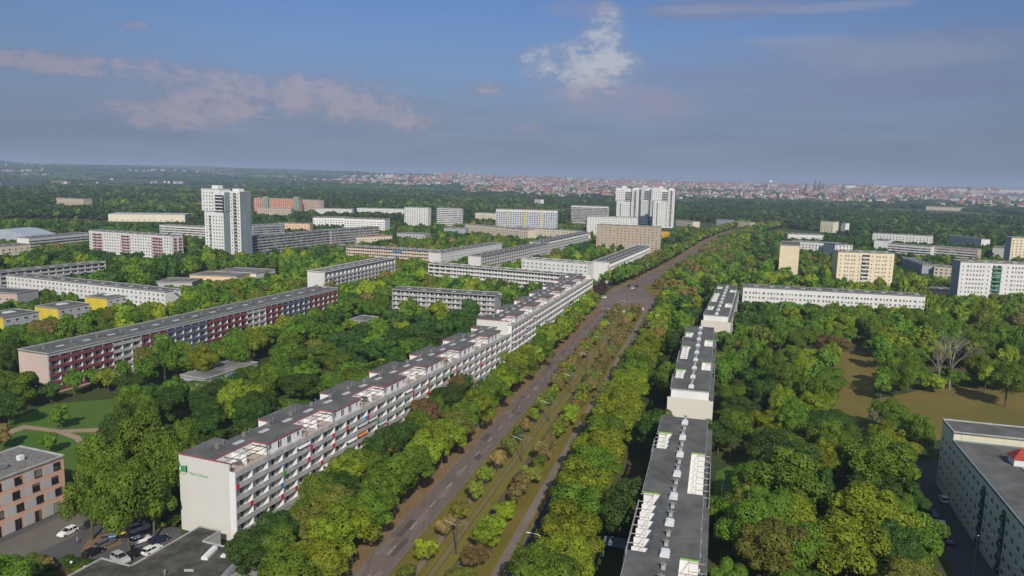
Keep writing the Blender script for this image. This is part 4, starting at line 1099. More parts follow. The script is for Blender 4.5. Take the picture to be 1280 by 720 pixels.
for (px, py, h, R, s) in ((128, 585, 20, 5.6, 'green'), (180, 560, 23, 6.5, 'green'), (112, 622, 16, 5.0, 'green'), (158, 622, 20, 6.0, 'green'), (205, 590, 21, 5.5, 'green'), (150, 560, 21, 5, 'dark green'), (190, 625, 15, 4.6, 'green')):
    x, y = P(px, py, h*.6); add(x, y, h, R, s, 'big cluster')
for (px, py, h, R, s, zn) in ((752, 360, 9, 3.6, 'dark red', 'crossing corner'), (745, 366, 8, 3.2, 'dark red', 'crossing corner'), (700, 395, 11, 5.2, 'green', 'kerb row'), (672, 420, 11, 5, 'green', 'kerb row'), (716, 378, 10.5, 4.6, 'green', 'kerb row'),
        (205, 447, 18, 4.8, 'green', 'park'), (182, 455, 15, 4.2, 'olive', 'park'), (318, 428, 15, 5.2, 'yellow-green', 'park'), (298, 442, 16, 5.2, 'green', 'park'), (458, 366, 19, 5.8, 'yellow-green', 'park'), (432, 384, 17, 5.4, 'green', 'park'), (476, 372, 16, 5, 'green', 'park'), (512, 388, 15, 5.2, 'green', 'park'), (548, 390, 14, 5.2, 'yellow-green', 'park'), (588, 388, 15, 5.2, 'dark green', 'park'), (606, 380, 13, 4.2, 'olive', 'park'), (255, 455, 14, 5, 'yellow-green', 'park'), (300, 505, 15, 6.4, 'yellow-green', 'park'), (345, 470, 16, 5.5, 'green', 'park'), (480, 562, 9.5, 3.8, 'brown-tinged', 'front garden'), (585, 480, 8, 3.4, 'brown-tinged', 'front garden'), (915, 520, 10, 4.0, 'dark green', 'right of the blocks'), (935, 440, 12, 5.2, 'brown-tinged', 'right of the blocks'), (895, 452, 10, 4.5, 'olive', 'right of the blocks'),
        (1098, 585, 18, 8.2, 'green', 'right wood'), (1088, 655, 16, 8.6, 'yellow-green', 'right wood'), (990, 610, 17, 8.2, 'green', 'right wood'), (1060, 690, 15, 7.5, 'yellow-green', 'right wood'), (960, 690, 14, 7, 'olive', 'right wood'), (1000, 690, 13, 6, 'green', 'right wood'),
        (1140, 690, 8, 3.0, 'yellow-green', 'right wood'), (1222, 462, 14, 6, 'green', 'right wood'), (1190, 472, 8, 5.2, 'green', 'right wood'), (1168, 478, 7, 4.6, 'yellow-green', 'right wood'), (1240, 420, 17, 8, 'green', 'right wood'), (1260, 480, 16, 7, 'green', 'right wood'), (970, 600, 15, 6, 'dark green', 'right wood'), (940, 640, 13, 5.5, 'olive', 'right wood'),
        (0, 545, 8, 3, 'brown-tinged', 'lawn edge'), (62, 553, 6.5, 2.6, 'green', 'lawn edge'), (10, 510, 12, 4.5, 'dark green', 'lawn edge'), (75, 520, 8, 3.2, 'green', 'lawn edge')):
    x, y = P(px, py, h*.55); add(x, y, h, R, s, zn)
for i in range(26):       # low shrubs along the parking
    px, py = (RNG.uniform(20, 125), RNG.uniform(696, 740)); x, y = P(px, py, 1.5); add(x, y, RNG.uniform(2.2, 3.4), RNG.uniform(1.5, 2.2), pick((2, 4, 2, 2, 1, 0)), 'parking shrubs')
for (px, py) in ((222, 648), (215, 652), (208, 650), (335, 640), (345, 655), (330, 668), (352, 690), (365, 708), (340, 715)): x, y = P(px, py, 1.5); add(x, y, RNG.uniform(2.5, 4.5), RNG.uniform(1.6, 2.5), pick((2, 5, 3, 1, 0, 0)), 'logo block shrubs')
# general scatter
def in_poly(px, py, poly):
    c = np.zeros(len(px), bool); n = len(poly)
    for i in range(n):
        x0, y0 = poly[i]; x1, y1 = poly[(i+1) % n]
        if y0 == y1: continue
        c ^= ((y0 > py) != (y1 > py)) & (px < (x1-x0)*(py-y0)/(y1-y0)+x0)
    return c
LAWNS = [[(1158, 480), (1168, 462), (1205, 462), (1212, 490), (1205, 512), (1165, 512)],[(-20, 560), (10, 524), (60, 505), (150, 498), (160, 530), (120, 585), (90, 600), (90, 650), (-20, 640)], [(-60, 760), (-60, 560), (80, 570), (225, 640), (300, 680), (330, 760)],
         [(885, 760), (892, 575), (925, 572), (945, 600), (935, 640), (900, 660), (900, 760)], [(1035, 470), (1055, 440), (1100, 440), (1090, 480), (1080, 520), (1060, 540), (1040, 520)],
         [(1095, 505), (1180, 486), (1300, 495), (1400, 520), (1400, 560), (1190, 545), (1140, 560)], [(1150, 570), (1190, 590), (1200, 640), (1260, 760), (1215, 760), (1168, 640), (1140, 600)],
         [(1168, 281), (1290, 283.5), (1290, 290), (1180, 287.5)], [(118, 278), (190, 281), (186, 288), (112, 284)], [(60, 258), (120, 257), (105, 262), (58, 264)]]
OPEN = [[(1152, 503), (1200, 496), (1290, 500), (1290, 545), (1195, 538), (1155, 540)], [(1048, 490), (1076, 488), (1088, 522), (1050, 534)], [(1062, 452), (1092, 450), (1096, 482), (1066, 486)]]
STREET = [(1152, 590), (1192, 588), (1206, 650), (1250, 730), (1205, 730), (1168, 660)]
rl = np.array(RL)
def road_dist(x, y):
    """signed offset to the right of the bent road, and whether alongside it"""
    best = np.full(len(x), 1e9); off = np.zeros(len(x))
    for i in range(len(rl)-1):
        d = rl[i+1]-rl[i]; ln = np.linalg.norm(d); d = d/ln; dx = x-rl[i][0]; dy = y-rl[i][1]
        t = np.clip(dx*d[0]+dy*d[1], 0, ln); qx = dx-t*d[0]; qy = dy-t*d[1]; dist = np.hypot(qx, qy); s = qx*d[1]-qy*d[0]
        m = dist < best; best = np.where(m, dist, best); off = np.where(m, np.sign(s)*dist, off)
    return off
def blocked(x, y, margin=0.0):
    m = np.zeros(len(x), bool)
    for B in BLOCKS:
        dx = x-B['a'][0]; dy = y-B['a'][1]; u = dx*B['u'][0]+dy*B['u'][1]; v = dx*B['n'][0]+dy*B['n'][1]; p = B['pad']+margin
        m |= (u > -p) & (u < B['L']+p) & (v > -p) & (v < B['W']+p)
    return m
SEGS = []
for B in BLOCKS:
    a, u, n, Ln, W = B['a'], B['u'], B['n'], B['L'], B['W']
    for p, q, nn in ((a, a+u*Ln, -n), (a+n*W, a, -u), (a+u*Ln, a+u*Ln+n*W, u)):
        mid = (p+q)/2
        if np.dot(nn, -mid) > 0 and mid[1] > 60:
            x0, y0, w0 = project(p[0], p[1], B['H']); x1, y1, w1 = project(q[0], q[1], B['H']); _, b0, _ = project(p[0], p[1], 0); _, b1, _ = project(q[0], q[1], 0)
            if w0 < 20 or w1 < 20: continue
            if x0 > x1: x0, y0, b0, w0, x1, y1, b1, w1 = x1, y1, b1, w1, x0, y0, b0, w0
            SEGS.append((x0, y0, b0, x1, y1, b1, w0, w1, B['keep']))
def sight_scale(x, y, h, R):
    """largest of a few shrink factors that leaves the upper part of every facade behind in view; 0 = none"""
    out = np.ones(len(x)); res = np.zeros(len(x)); need = RNG.uniform(.9, 1.4, len(x)); todo = np.ones(len(x), bool)
    for f in (1.0, .85, .7, .55):
        tx, ty, w = project(x, y, h*f); rpx = R*f*F/w*.9; bad = np.zeros(len(x), bool)
        for (x0, y0, b0, x1, y1, b1, w0, w1, keep) in SEGS:
            if x1-x0 < .5: continue
            m = (tx > x0-rpx) & (tx < x1+rpx)
            if not m.any(): continue
            t = np.clip((tx-x0)/(x1-x0), 0, 1); wt = w0+(w1-w0)*t; yt = y0+(y1-y0)*t; bt = b0+(b1-b0)*t
            bad |= m & (w < wt-1) & (ty < yt+np.minimum(keep*need, .97)*(bt-yt))
        ok = todo & ~bad; res[ok] = f; todo &= bad
    return res
NOI = [(RNG.uniform(0, 6.28), RNG.uniform(.004, .02), RNG.uniform(0, 6.28)) for _ in range(7)]
def field(x, y, k=0): return sum(math.cos(1)*0+np.sin((x*math.cos(a+k)+y*math.sin(a+k))*f+p+k) for a, f, p in NOI)/3.0
def scatter(r0, r1, sp):
    n = int(math.radians(84)/2*(r1*r1-r0*r0)/(sp*sp)*2.2); r = np.sqrt(RNG.uniform(r0*r0, r1*r1, n)); a = RNG.uniform(-.73, .73, n); x = r*np.sin(a); y = r*np.cos(a)
    # blue-noise thinning on a grid
    o = RNG.permutation(n); g = {}; keep = []
    cx = np.floor(x/sp).astype(int); cy = np.floor(y/sp).astype(int)
    for i in o:
        c = (cx[i], cy[i]); bad = False
        for ix in (-1, 0, 1):
            for iy in (-1, 0, 1):
                for j in g.get((c[0]+ix, c[1]+iy), ()):
                    if (x[i]-x[j])**2+(y[i]-y[j])**2 < (sp*.80)**2: bad = True; break
                if bad: break
            if bad: break
        if not bad: g.setdefault(c, []).append(i); keep.append(i)
    return x[keep], y[keep]
def rr_noise(x, y): return field(x, y)+RNG.normal(size=len(x))*.8
def general(r0, r1, sp, hr, Rr):
    x, y = scatter(r0, r1, sp)
    h = RNG.uniform(*hr, len(x))*(1+.15*field(x*1.7, y*1.7, 2)); R = RNG.uniform(*Rr, len(x))
    px, py, w = project(x, y, 4.0); m = (px > -90) & (px < 1370) & (py < 800) & (w > 60)
    pg, pyg, _ = project(x, y, 0.0)
    m &= ~blocked(x, y)
    lat = x*math.cos(AZR)-y*math.sin(AZR); lon = x*math.sin(AZR)+y*math.cos(AZR)
    m &= ~((lon < 505) & (lat > -90) & (lat < -15)); m &= ~((lon < 330) & (lat > -104) & (lat < -15) & (lon > 255) & False)
    off = road_dist(x, y); m &= ~((off > -19) & (off < 55) & (lon >= 480))
    for poly in LAWNS: m &= ~in_poly(pg, pyg, poly)
    m &= ~((lon > 465) & (lon < 515) & (lat > -105) & (lat < 0))
    for dz, dx in ((.5, -.8), (.5, .8), (.95, 0), (.7, 0), (.3, 0)):
        qx, qy, qw = project(x, y, h*dz)
        for pl in (STREET, *OPEN): m &= ~in_poly(qx+dx*R*F/qw, qy, pl)
    x, y, h, R = x[m], y[m], h[m], R[m]
    s = sight_scale(x, y, h, R); ok = s > 0
    return x[ok], y[ok], (h*s)[ok], (R*(.4+.6*s))[ok]
x, y, h, R = general(95, 640, 8.8, (8.5, 17), (3.4, 7.0))
px, py, w = project(x, y, h*.6)
nz = field(x*1.5, y*1.5, 1)+RNG.normal(size=len(x))*.7
for i in range(len(x)):
    v = nz[i]
    s = 'dark green' if v < -.7 else ('green' if v < .55 else ('yellow-green' if v < 1.25 else ('olive' if v < 2.0 else 'brown-tinged')))
    if px[i] < 140 and py[i] < 540 and s in ('yellow-green', 'olive') and RNG.random() < .7: s = 'dark green'
    zn = 'park' if (px[i] < 620 and py[i] > 350) else ('right wood' if px[i] > 900 else 'courtyards')
    add(x[i], y[i], h[i], R[i], s, zn)
x, y, h, R = general(640, 1150, 9.6, (5, 15.0), (2.7, 6.0))
nz = field(x*1.2, y*1.2, 1)+RNG.normal(size=len(x))*.7
for i in range(len(x)):
    v = nz[i]; add(x[i], y[i], h[i], R[i], 'dark green' if v < .15 else ('green' if v < 1.0 else ('olive' if v < 1.5 else ('yellow-green' if v < 1.9 else 'brown-tinged'))), 'far')
T = [t for t in T if True]
tx = np.array([t[0] for t in T]); ty = np.array([t[1] for t in T]); th = np.array([t[2] for t in T]); tR = np.array([t[3] for t in T])
px, py, w = project(tx, ty, th*.6); rp = tR*F/w
on = (px > -rp) & (px < 1280+rp) & (py < 720+rp*1.3) & (w > 50)
size = np.where(on, rp*np.sqrt(np.clip(th*F/w, 1, 999)), -1); size = np.where([t[5].endswith('shrubs') for t in T], size*2.2, size)
order = np.argsort(-size); single = list(order[:296])
ORD = ['first', 'second', 'third', 'fourth', 'fifth', 'sixth', 'seventh', 'eighth', 'ninth', 'tenth', 'eleventh', 'twelfth', 'thirteenth', 'fourteenth', 'fifteenth', 'sixteenth', 'seventeenth', 'eighteenth', 'nineteenth', 'twentieth']
def ordinal(k):
    if k < 20: return ORD[k]
    t_, u_ = divmod(k+1, 10)
    tens = {2: 'twenty', 3: 'thirty', 4: 'forty', 5: 'fifty', 6: 'sixty', 7: 'seventy', 8: 'eighty'}[t_]
    return tens+'-'+ORD[u_-1] if u_ else {'twenty': 'twentieth', 'thirty': 'thirtieth', 'forty': 'fortieth', 'fifty': 'fiftieth', 'sixty': 'sixtieth', 'seventy': 'seventieth', 'eighty': 'eightieth'}[tens]
ZN = {'kerb row': ('row before the logo block', 0), 'front garden': ('gardens before logo block', 0), 'left median row': ('row left of tram track', 0), 'right median row': ('row right of tram track', 0),
      'right kerb row': ('row beside dark-roofed blocks', 0), 'far left kerb': ('row left of bending road', 0), 'far median': ('median beyond the crossing', 0), 'far right kerb': ('row right of bending road', 0), 'big cluster': ('tall clump left of the logo gable', 1),
      'crossing corner': ('corner of the crossing', 1), 'right of the blocks': ('right of dark-roofed blocks', 0), 'right wood': ('wood at lower right', 1), 'lawn edge': ('lawn at the left edge', 1), 'parking shrubs': ('bed beside parked cars', 1), 'logo block shrubs': ('around the logo block', 1), 'park': ('park left of the logo block', 1), 'courtyards': ('courtyards beyond the logo block', 1), 'far': ('far courtyards', 1)}
GROUPS = {'kerb row': 'roadside trees', 'parking shrubs': 'shrubs'}
buckets = {}
for i in single:
    t = T[i]; hgt = 'low' if t[2] < 8 else ('tall' if t[2] > 13.2 else 'mid-height'); z = t[5]
    buckets.setdefault((z, t[4], hgt), []).append(i)
def tree_obj(i, label, shrub):
    xx, yy, hh, RR, s, z = T[i]
    root = link('shrub' if shrub else 'tree', None, None, (xx, yy, 0), RNG.uniform(0, 6.28), label=label, category='shrub' if shrub else 'tree', group='shrubs around the car park and the logo block' if shrub else 'trees of the estate')
    ch = hh*(.94 if shrub else (.80 if hh > 8 else .66)); k = int(RNG.integers(4))
    me = CROWN[s, k] if rp[i] > 11 else SMALL[s, k % 2]
    c = link('crown', me, root, (0, 0, hh-ch*.5), RNG.uniform(0, 6.28)); c.scale = (RR*1.12, RR*RNG.uniform(1.0, 1.2), ch*.55)
    tr = link('trunk', TRUNK[int(RNG.integers(3))], root); tr.scale = (hh*(.8 if hh > 8 else .62), hh*(.8 if hh > 8 else .62), hh)
for (z, s, hgt), idx in buckets.items():
    where, mode = ZN[z]; shrub = z.endswith('shrubs')
    idx = sorted(idx, key=(lambda i: px[i]) if mode else (lambda i: T[i][1])); kind = 'shrub' if shrub else 'tree'
    for k, i in enumerate(idx):
        if len(idx) == 1: lab = f'only {hgt} {s} {kind} of the {where}'
        else: lab = f'{ordinal(k)} {hgt} {s} {kind} {"from the left" if mode else "from the near end"}, {where}'
        tree_obj(i, lab, shrub)
# the rest: one woodland mass of whole trees with trunks
def merge(idx, lods):
    vs, ts = [], []
    for i in idx:
        xx, yy, hh, RR, s, z = T[i]; ww_ = w[i]
        lod = lods[0] if ww_ < 420 else (lods[1] if ww_ < 760 else lods[2])
        v, t_ = lod[s][int(RNG.integers(len(lod[s])))]; a = RNG.uniform(0, 6.28); c, s_ = math.cos(a), math.sin(a); ch = hh*.82
        q = np.stack([xx+RR*1.12*(c*v[:, 0]-s_*v[:, 1]), yy+RR*1.12*(s_*v[:, 0]+c*v[:, 1]), hh-ch*.5+v[:, 2]*ch*.55], 1)
        vs.append(q); ts.append(t_*RNG.uniform(.78, 1.25)*np.array([RNG.uniform(.88, 1.12), 1, 1]))
    return np.concatenate(vs), np.concatenate(ts)
def lodset(nl, nq, qs, k, seed): return {s: [crown_arrays(seed+si*31+j, nl, nq, qs, SPEC[s]) for j in range(k)] for si, s in enumerate(SP)}
LOD = [lodset(16, 1500, .19, 4, 3000), lodset(14, 650, .27, 4, 4000), lodset(12, 300, .38, 4, 5000)]
ss = set(int(i) for i in single); rest = [i for i in range(len(T)) if i not in ss and (on[i] or (w[i] > 40 and -200 < px[i] < 1480))]
v, t_ = merge(rest, LOD)
wo = link('woodland', quads_mesh('woodland', v, t_, LEAF), None, kind='stuff', label='mass of further leafy trees filling the estate beyond the nearer trees', category='trees')
b = MB()
for i in rest:
    if w[i] < 520: xx, yy, hh = T[i][:3]; b.tube((xx, yy, 0), (xx, yy, hh*.6), hh*.022, hh*.010, 5, 0, False)
b.build('trunks', [BARK], wo, kind='stuff')
# far woods
VILL = []
for (px_, d_, r_) in ((12, 7200, 300), (45, 6400, 170), (85, 3900, 130), (120, 5200, 150), (190, 7600, 260), (215, 4600, 110), (278, 7000, 170), (300, 3700, 90), (340, 6600, 330), (380, 5400, 200), (425, 5600, 330), (468, 6200, 360), (60, 8600, 260), (250, 9000, 300), (520, 5000, 300)):
    a_ = math.atan((px_-640)/930); VILL.append((d_*math.sin(a_), d_*math.cos(a_), r_))
def far_wood(name, bands, lab):
    vs, ts = [], []; base = {s: [crown_arrays(7000+si*13+j, 10, 64, .72, SPEC[s]) for j in range(4)] for si, s in enumerate(SP)}
    for (r0, r1, sp, hr, hill) in bands:
        cl = VILL if hill or r1 > 1e9 else []
        x, y = scatter(r0, r1, sp); px_, py_, w_ = project(x, y, 0.0); m = (px_ > -120) & (px_ < 1400) & ~blocked(x, y, 6)
        for poly in LAWNS: m &= ~in_poly(px_, py_, poly)
        off = road_dist(x, y); m &= ~((off > -6) & (off < 40))
        az = np.degrees(np.arctan2(x, y)); f = field(x*.35, y*.35, 5)
        if hill: m &= np.where(az > -9, (f > .25) | (RNG.random(len(x)) < .22), (f > -.45))
        else: m &= f > -.62
        for (vx, vy, vr) in cl: m &= np.hypot(x-vx, (y-vy)*.75) > vr
        x, y = x[m], y[m]; hgt = RNG.uniform(*hr, len(x)); s = sight_scale(x, y, hgt, np.full(len(x), sp*.6)); ok = s > .6
        x, y, hgt = x[ok], y[ok], (hgt*s)[ok]; z0 = hz(x, y) if hill else np.zeros(len(x)); nz = field(x*.8, y*.8, 3)+RNG.normal(size=len(x))*.6
        for i in range(len(x)):
            vv = nz[i]; sp_ = 'dark green' if vv < .6 else ('green' if vv < 1.3 else ('olive' if vv < 1.8 else 'yellow-green')); v, t_ = base[sp_][int(RNG.integers(4))]; RR = sp*RNG.uniform(.62, .85)
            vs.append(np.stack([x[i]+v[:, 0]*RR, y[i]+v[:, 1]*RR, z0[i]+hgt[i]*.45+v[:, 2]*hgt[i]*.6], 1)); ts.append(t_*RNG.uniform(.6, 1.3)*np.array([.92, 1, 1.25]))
    link(name, quads_mesh(name, np.concatenate(vs), np.concatenate(ts), LEAF), None, kind='stuff', label=lab, category='forest')
far_wood('forest_belt', [(1150, 1700, 12.5, (7, 16), False), (1700, 2400, 16, (7, 17), False), (2400, 3200, 21, (8, 18), False)], 'dark forest belt between the estate and the distant town')
far_wood('distant_forest', [(3200, 5000, 36, (11, 17), True), (5000, 9500, 66, (12, 18), True)], 'distant wooded slopes fading into haze')

# ------------------------------------------------------------------ bare trees
def bare_tree(px, py, h, label, seed):
    r = random.Random(seed); b = MB()
    def grow(p, d, ln, rad, lv):
        q = p+d*ln; b.tube(p, q, rad, rad*.62, 5 if lv < 2 else 3, 0, False)
        if lv >= 4: return
        for _ in range(3 if lv else 6):
            a = np.array([r.gauss(0, 1), r.gauss(0, 1), r.gauss(0, .5)]); n = d+a*.27; n[2] = max(n[2], .25); n /= np.linalg.norm(n)
            grow(q-d*ln*r.uniform(0, .35), n, ln*r.uniform(.62, .85), rad*.6, lv+1)
    x, y = P(px, py, 0); t = thing('bare_tree', label, 'tree', (x, y, 0), 0, 'bare pale trees of the wood')
    grow(np.zeros(3), np.array([0, 0, 1.]), h*.26, h*.015, 0); b.build('branches', [GREYBARK], t)
bare_tree(1186, 487, 34, 'large leafless tree with pale spreading branches in the right wood', 1)
bare_tree(1172, 484, 24, 'smaller leafless tree just left of the large pale bare one', 5)
bare_tree(1092, 545, 12, 'bare twiggy tree beside the dry clearing', 2)
bare_tree(1135, 450, 11, 'thin bare birch-like tree before the long white block', 3)

# ------------------------------------------------------------------ cars
def car_meshes(col):
    k = ('car', col)
    if k in _cache: return _cache[k]
    paint = mat('car_paint_'+col, {'white': (.78, .78, .78), 'silver': (.42, .43, .45), 'black': (.012, .013, .015), 'dark blue': (.015, .025, .06), 'red': (.45, .03, .03), 'blue': (.04, .10, .30), 'grey': (.13, .13, .14)}[col], .28, .02, 1, .5)
    wg = mat('car_glass', (.015, .018, .022), .08, .02, 1, .6)
    b = MB()
    def loft(secs, m=0):      # secs: (y, half width, z0, z1)
        i0 = len(b.v)
        for (y, hw, z0, z1) in secs: b.v += [(-hw, y, z0), (hw, y, z0), (hw*.97, y, z1), (-hw*.97, y, z1)]
        for s in range(len(secs)-1):
            a = i0+4*s
            for e in range(4): b.f.append((a+e, a+(e+1) % 4, a+4+(e+1) % 4, a+4+e)); b.m.append(m)
        b.f.append((i0+3, i0+2, i0+1, i0)); b.m.append(m); a = i0+4*(len(secs)-1); b.f.append((a, a+1, a+2, a+3)); b.m.append(m)
    loft([(-2.2, .78, .38, .70), (-2.05, .88, .28, .88), (-1.0, .90, .25, .94), (.9, .90, .25, .95), (1.75, .87, .27, .84), (2.15, .76, .35, .66)])
    b.v += [(-.60, -1.55, 1.46), (.60, -1.55, 1.46), (.60, .05, 1.48), (-.60, .05, 1.48), (-.66, -1.62, 1.40), (.66, -1.62, 1.40), (.66, .12, 1.41), (-.66, .12, 1.41)]
    i = len(b.v)-8; b.f += [(i, i+1, i+2, i+3)]+[(i+4+e, i+4+(e+1) % 4, i+(e+1) % 4, i+e) for e in range(4)]; b.m += [0]*5
    for sx in (-1, 1):
        for (y0, y1, yt) in ((-2.0, -1.94, -1.60), (-.66, -.58, -.62), (.80, .88, .10)):
            b.tube((sx*.84, (y0+y1)/2, .94), (sx*.65, yt, 1.41), .035, .03, 4)
    body = b.mesh('body', [paint])
    g = MB(); g.v = [(-.83, -1.98, .93), (.83, -1.98, .93), (.83, .86, .93), (-.83, .86, .93), (-.64, -1.61, 1.402), (.64, -1.61, 1.402), (.64, .10, 1.402), (-.64, .10, 1.402)]
    g.f = [(e, (e+1) % 4, 4+(e+1) % 4, 4+e) for e in range(4)]; g.m = [0]*4
    win = g.mesh('window', [wg])
    wv = MB(); wv.tube((-.11, 0, 0), (.11, 0, 0), .33, .33, 12, 0); wv.tube((-.12, 0, 0), (.12, 0, 0), .19, .19, 10, 1); wheel = wv.mesh('wheel', [M_TYRE, M_STEEL])
    h = MB(); h.box(-.17, .17, -.02, .05, -.07, .07); head = h.mesh('headlight', [M_LAMPG]); h = MB(); h.box(-.14, .14, -.04, .02, -.09, .09); tail = h.mesh('tail_light', [mat('tail_lens', (.30, .01, .01), .25, .02, 1)])
    _cache[k] = (body, win, wheel, head, tail); return _cache[k]
def car(col, px, py, to, label, scale=1.0, van=False):
    x, y = P(px, py, 0); q = P(*to, 0); az = math.atan2(q[0]-x, q[1]-y)
    t = thing('parked_car', label, 'car', (x, y, .015), -az, 'parked and passing cars')
    body, win, wheel, head, tail = car_meshes(col)
    for n_, me in (('body', body), ('window', win)):
        o = link(n_, me, t)
        if van: o.scale = (1.05, 1.12, 1.32)
    for sx in (-.80, .80):
        for sy in (-1.35, 1.38): link('wheel', wheel, t, (sx, sy*(1.1 if van else 1), .33))
        link('headlight', head, t, (sx*.72, 2.10*(1.12 if van else 1), .66*(1.3 if van else 1))); link('tail_light', tail, t, (sx*.78, -2.16*(1.12 if van else 1), .72*(1.3 if van else 1)))
    return t
car('white', 85, 667.5, (76, 672), 'white car half under the big tree by the apricot building')
car('silver', 173, 664, (186, 660), 'silver estate car at the end of the bin row', 1, True)
car('white', 175.5, 677.5, (186, 674), 'white hatchback parked second from the silver estate car')
car('dark blue', 199, 677.5, (209, 673.5), 'dark car parked between the white hatchback and the annex roof')
car('white', 190, 690, (200, 685), 'white car half hidden behind the annex roof edge')
car('silver', 151, 702, (163, 708), 'silver people carrier in front of the annex', 1, True)
car('black', 172, 694, (183, 689), 'black car in shade beside the annex roof')
car('black', 117, 693, (128, 688), 'black car in tree shade before the shrubs')
car('grey', 131, 682, (142, 677), 'dark grey car beside the black waste container')
car('white', 1176, 660, (1171, 648), 'white car under the yellow tree on the shaded street', 1, True)
car('black', 1185, 678, (1180, 666), 'black car behind the white one on the shaded street')
car('blue', 1167, 645, (1163, 634), 'blue car ahead of the white one on the shaded street')
car('white', 1179, 626, (1173, 616), 'white car farthest up the shaded street near its corner')
car('white', 791, 361, (798, 356), 'white car waiting at the crossing beside a dark one')
car('dark blue', 786, 358, (793, 353.5), 'dark blue car beside the white one at the crossing')
car('black', 796, 358.5, (803, 354), 'black car right of the white one at the crossing')
car('white', 822.5, 386.5, (826, 378), 'white van on the right carriageway just before the crossing', 1, True)
car('dark blue', 827.5, 385, (831, 377), 'dark car beside the white van before the crossing')
car('red', 802, 388, (805, 380), 'small red car on the tram crossing')
car('white', 755, 372.5, (764, 371.5), 'white car in the side street left of the crossing')
car('red', 821, 371, (829, 371.5), 'red car turning right of the crossing')
car('white', 880, 313, (884, 310), 'white van far along the bending road', 1, True)
car('black', 892, 304, (896, 301.5), 'black van far along the bending road', 1, True)
car('black', 907, 301, (911, 299), 'black lorry-like van farthest along the bending road', 1, True)
car('white', 884, 308, (888, 305), 'second white van far along the bending road', 1, True)
car('silver', 843, 334, (849, 330.5), 'silver car alone on the wide bend')
for (lat, lon, c, lab) in ((-31.9, 196, 'white', 'white car parked in the tree shade of the right carriageway, nearest one'), (-31.9, 236, 'silver', 'silver car parked under the right kerb trees'), (-31.9, 312, 'white', 'white car parked farthest in the shade of the right kerb trees')):
    x, y = LL(lat, lon); t = thing('parked_car', lab, 'car', (x, y, .015), -AZR, 'parked and passing cars'); bd = car_meshes(c)
    link('body', bd[0], t); link('window', bd[1], t)
    for sx in (-.8, .8):
        for sy in (-1.35, 1.38): link('wheel', bd[2], t, (sx, sy, .33))

# ------------------------------------------------------------------ street furniture
def lamp(x, y, rz, label, h=9.0, arm=2.2):
    t = thing('street_lamp', label, 'street lamp', (x, y, 0), rz, 'street lamps')
    if ('lp', h) not in _cache:
        b = MB(); b.tube((0,0,0), (0,0,1.2), .14, .12, 8); b.tube((0,0,1.2), (0,0,h), .085, .055, 8); b.box(-.16, .16, -.11, .11, .0, .5); _cache['lp', h] = b.mesh('pole', [M_STEEL])
        b = MB(); b.tube((0,0,h-.05), (arm*.6,0,h+.28), .05, .045, 6); b.tube((arm*.6,0,h+.28), (arm,0,h+.32), .045, .04, 6); _cache['la', h] = b.mesh('arm', [M_STEEL])
        b = MB(); b.prism([(-.16, -.06), (.16, -.06), (.13, .07), (-.13, .07)], 0, .85, 0); b.box(.08, .78, -.13, .13, -.085, -.063, 1); _cache['lh', h] = b.mesh('lamp_head', [mat('lamp_housing', (.62, .63, .64), .4, .05, 1), M_LAMPG])
    link('pole', _cache['lp', h], t); link('arm', _cache['la', h], t); link('lamp_head', _cache['lh', h], t, (arm-.1, 0, h+.30))
for k, (px, py) in enumerate(((437, 663), (509, 595), (560, 545), (601, 503), (637, 467), (668, 437), (697, 410))):
    q = P(px, py, 9.2); lat = q[0]*math.cos(AZR)-q[1]*math.sin(AZR); lon = q[0]*math.sin(AZR)+q[1]*math.cos(AZR)
    x, y = LL(-69.3, lon); lamp(x, y, -AZR, f'grey street lamp on the left kerb between trees, {ORD[k]} from the near end')
for k, (px, py) in enumerate(((666, 667), (706, 586), (737, 528), (760, 487), (779, 452), (795, 424))):
    q = P(px, py, 9.2); lon = q[0]*math.sin(AZR)+q[1]*math.cos(AZR)
    x, y = LL(-30.1, lon); lamp(x, y, math.pi-AZR, f'grey street lamp against the right kerb trees, {ORD[k]} from the near end')
for k, i in enumerate((2, 3, 4, 5)):
    lo, _ = ribbon_pts(RL, -1.2, 0); lamp(lo[i][0], lo[i][1], -D2R(22), f'street lamp left of the bending road, {ORD[k]} beyond the crossing')
for (px, py, lab) in ((1163, 600, 'slim lamp post at the corner of the shaded street'), (1216, 720, 'slim lamp post on the lawn of the shaded block')):
    x, y = P(px, py); lamp(x, y, 0, lab)
for k, (px, py) in enumerate(((89, 703), (106, 709), (118, 713))):
    x, y = P(px, py, 3.6); t = thing('globe_lamp', f'white globe lamp standing out of the parking shrubs, {["left", "middle", "right"][k]} one of three', 'lamp', (x, y, 0), 0, 'globe lamps')
    b = MB(); b.tube((0,0,0), (0,0,3.4), .05, .04, 6); b.build('pole', [M_DSTEEL], t)
    b = MB()
    for j in range(6):
        a0, a1 = math.pi*j/6, math.pi*(j+1)/6
        b.tube((0,0,3.65-.27*math.cos(a0)), (0,0,3.65-.27*math.cos(a1)), max(.01, .27*math.sin(a0)), max(.01, .27*math.sin(a1)), 10, 0, False)
    b.build('globe', [M_LAMPG], t)
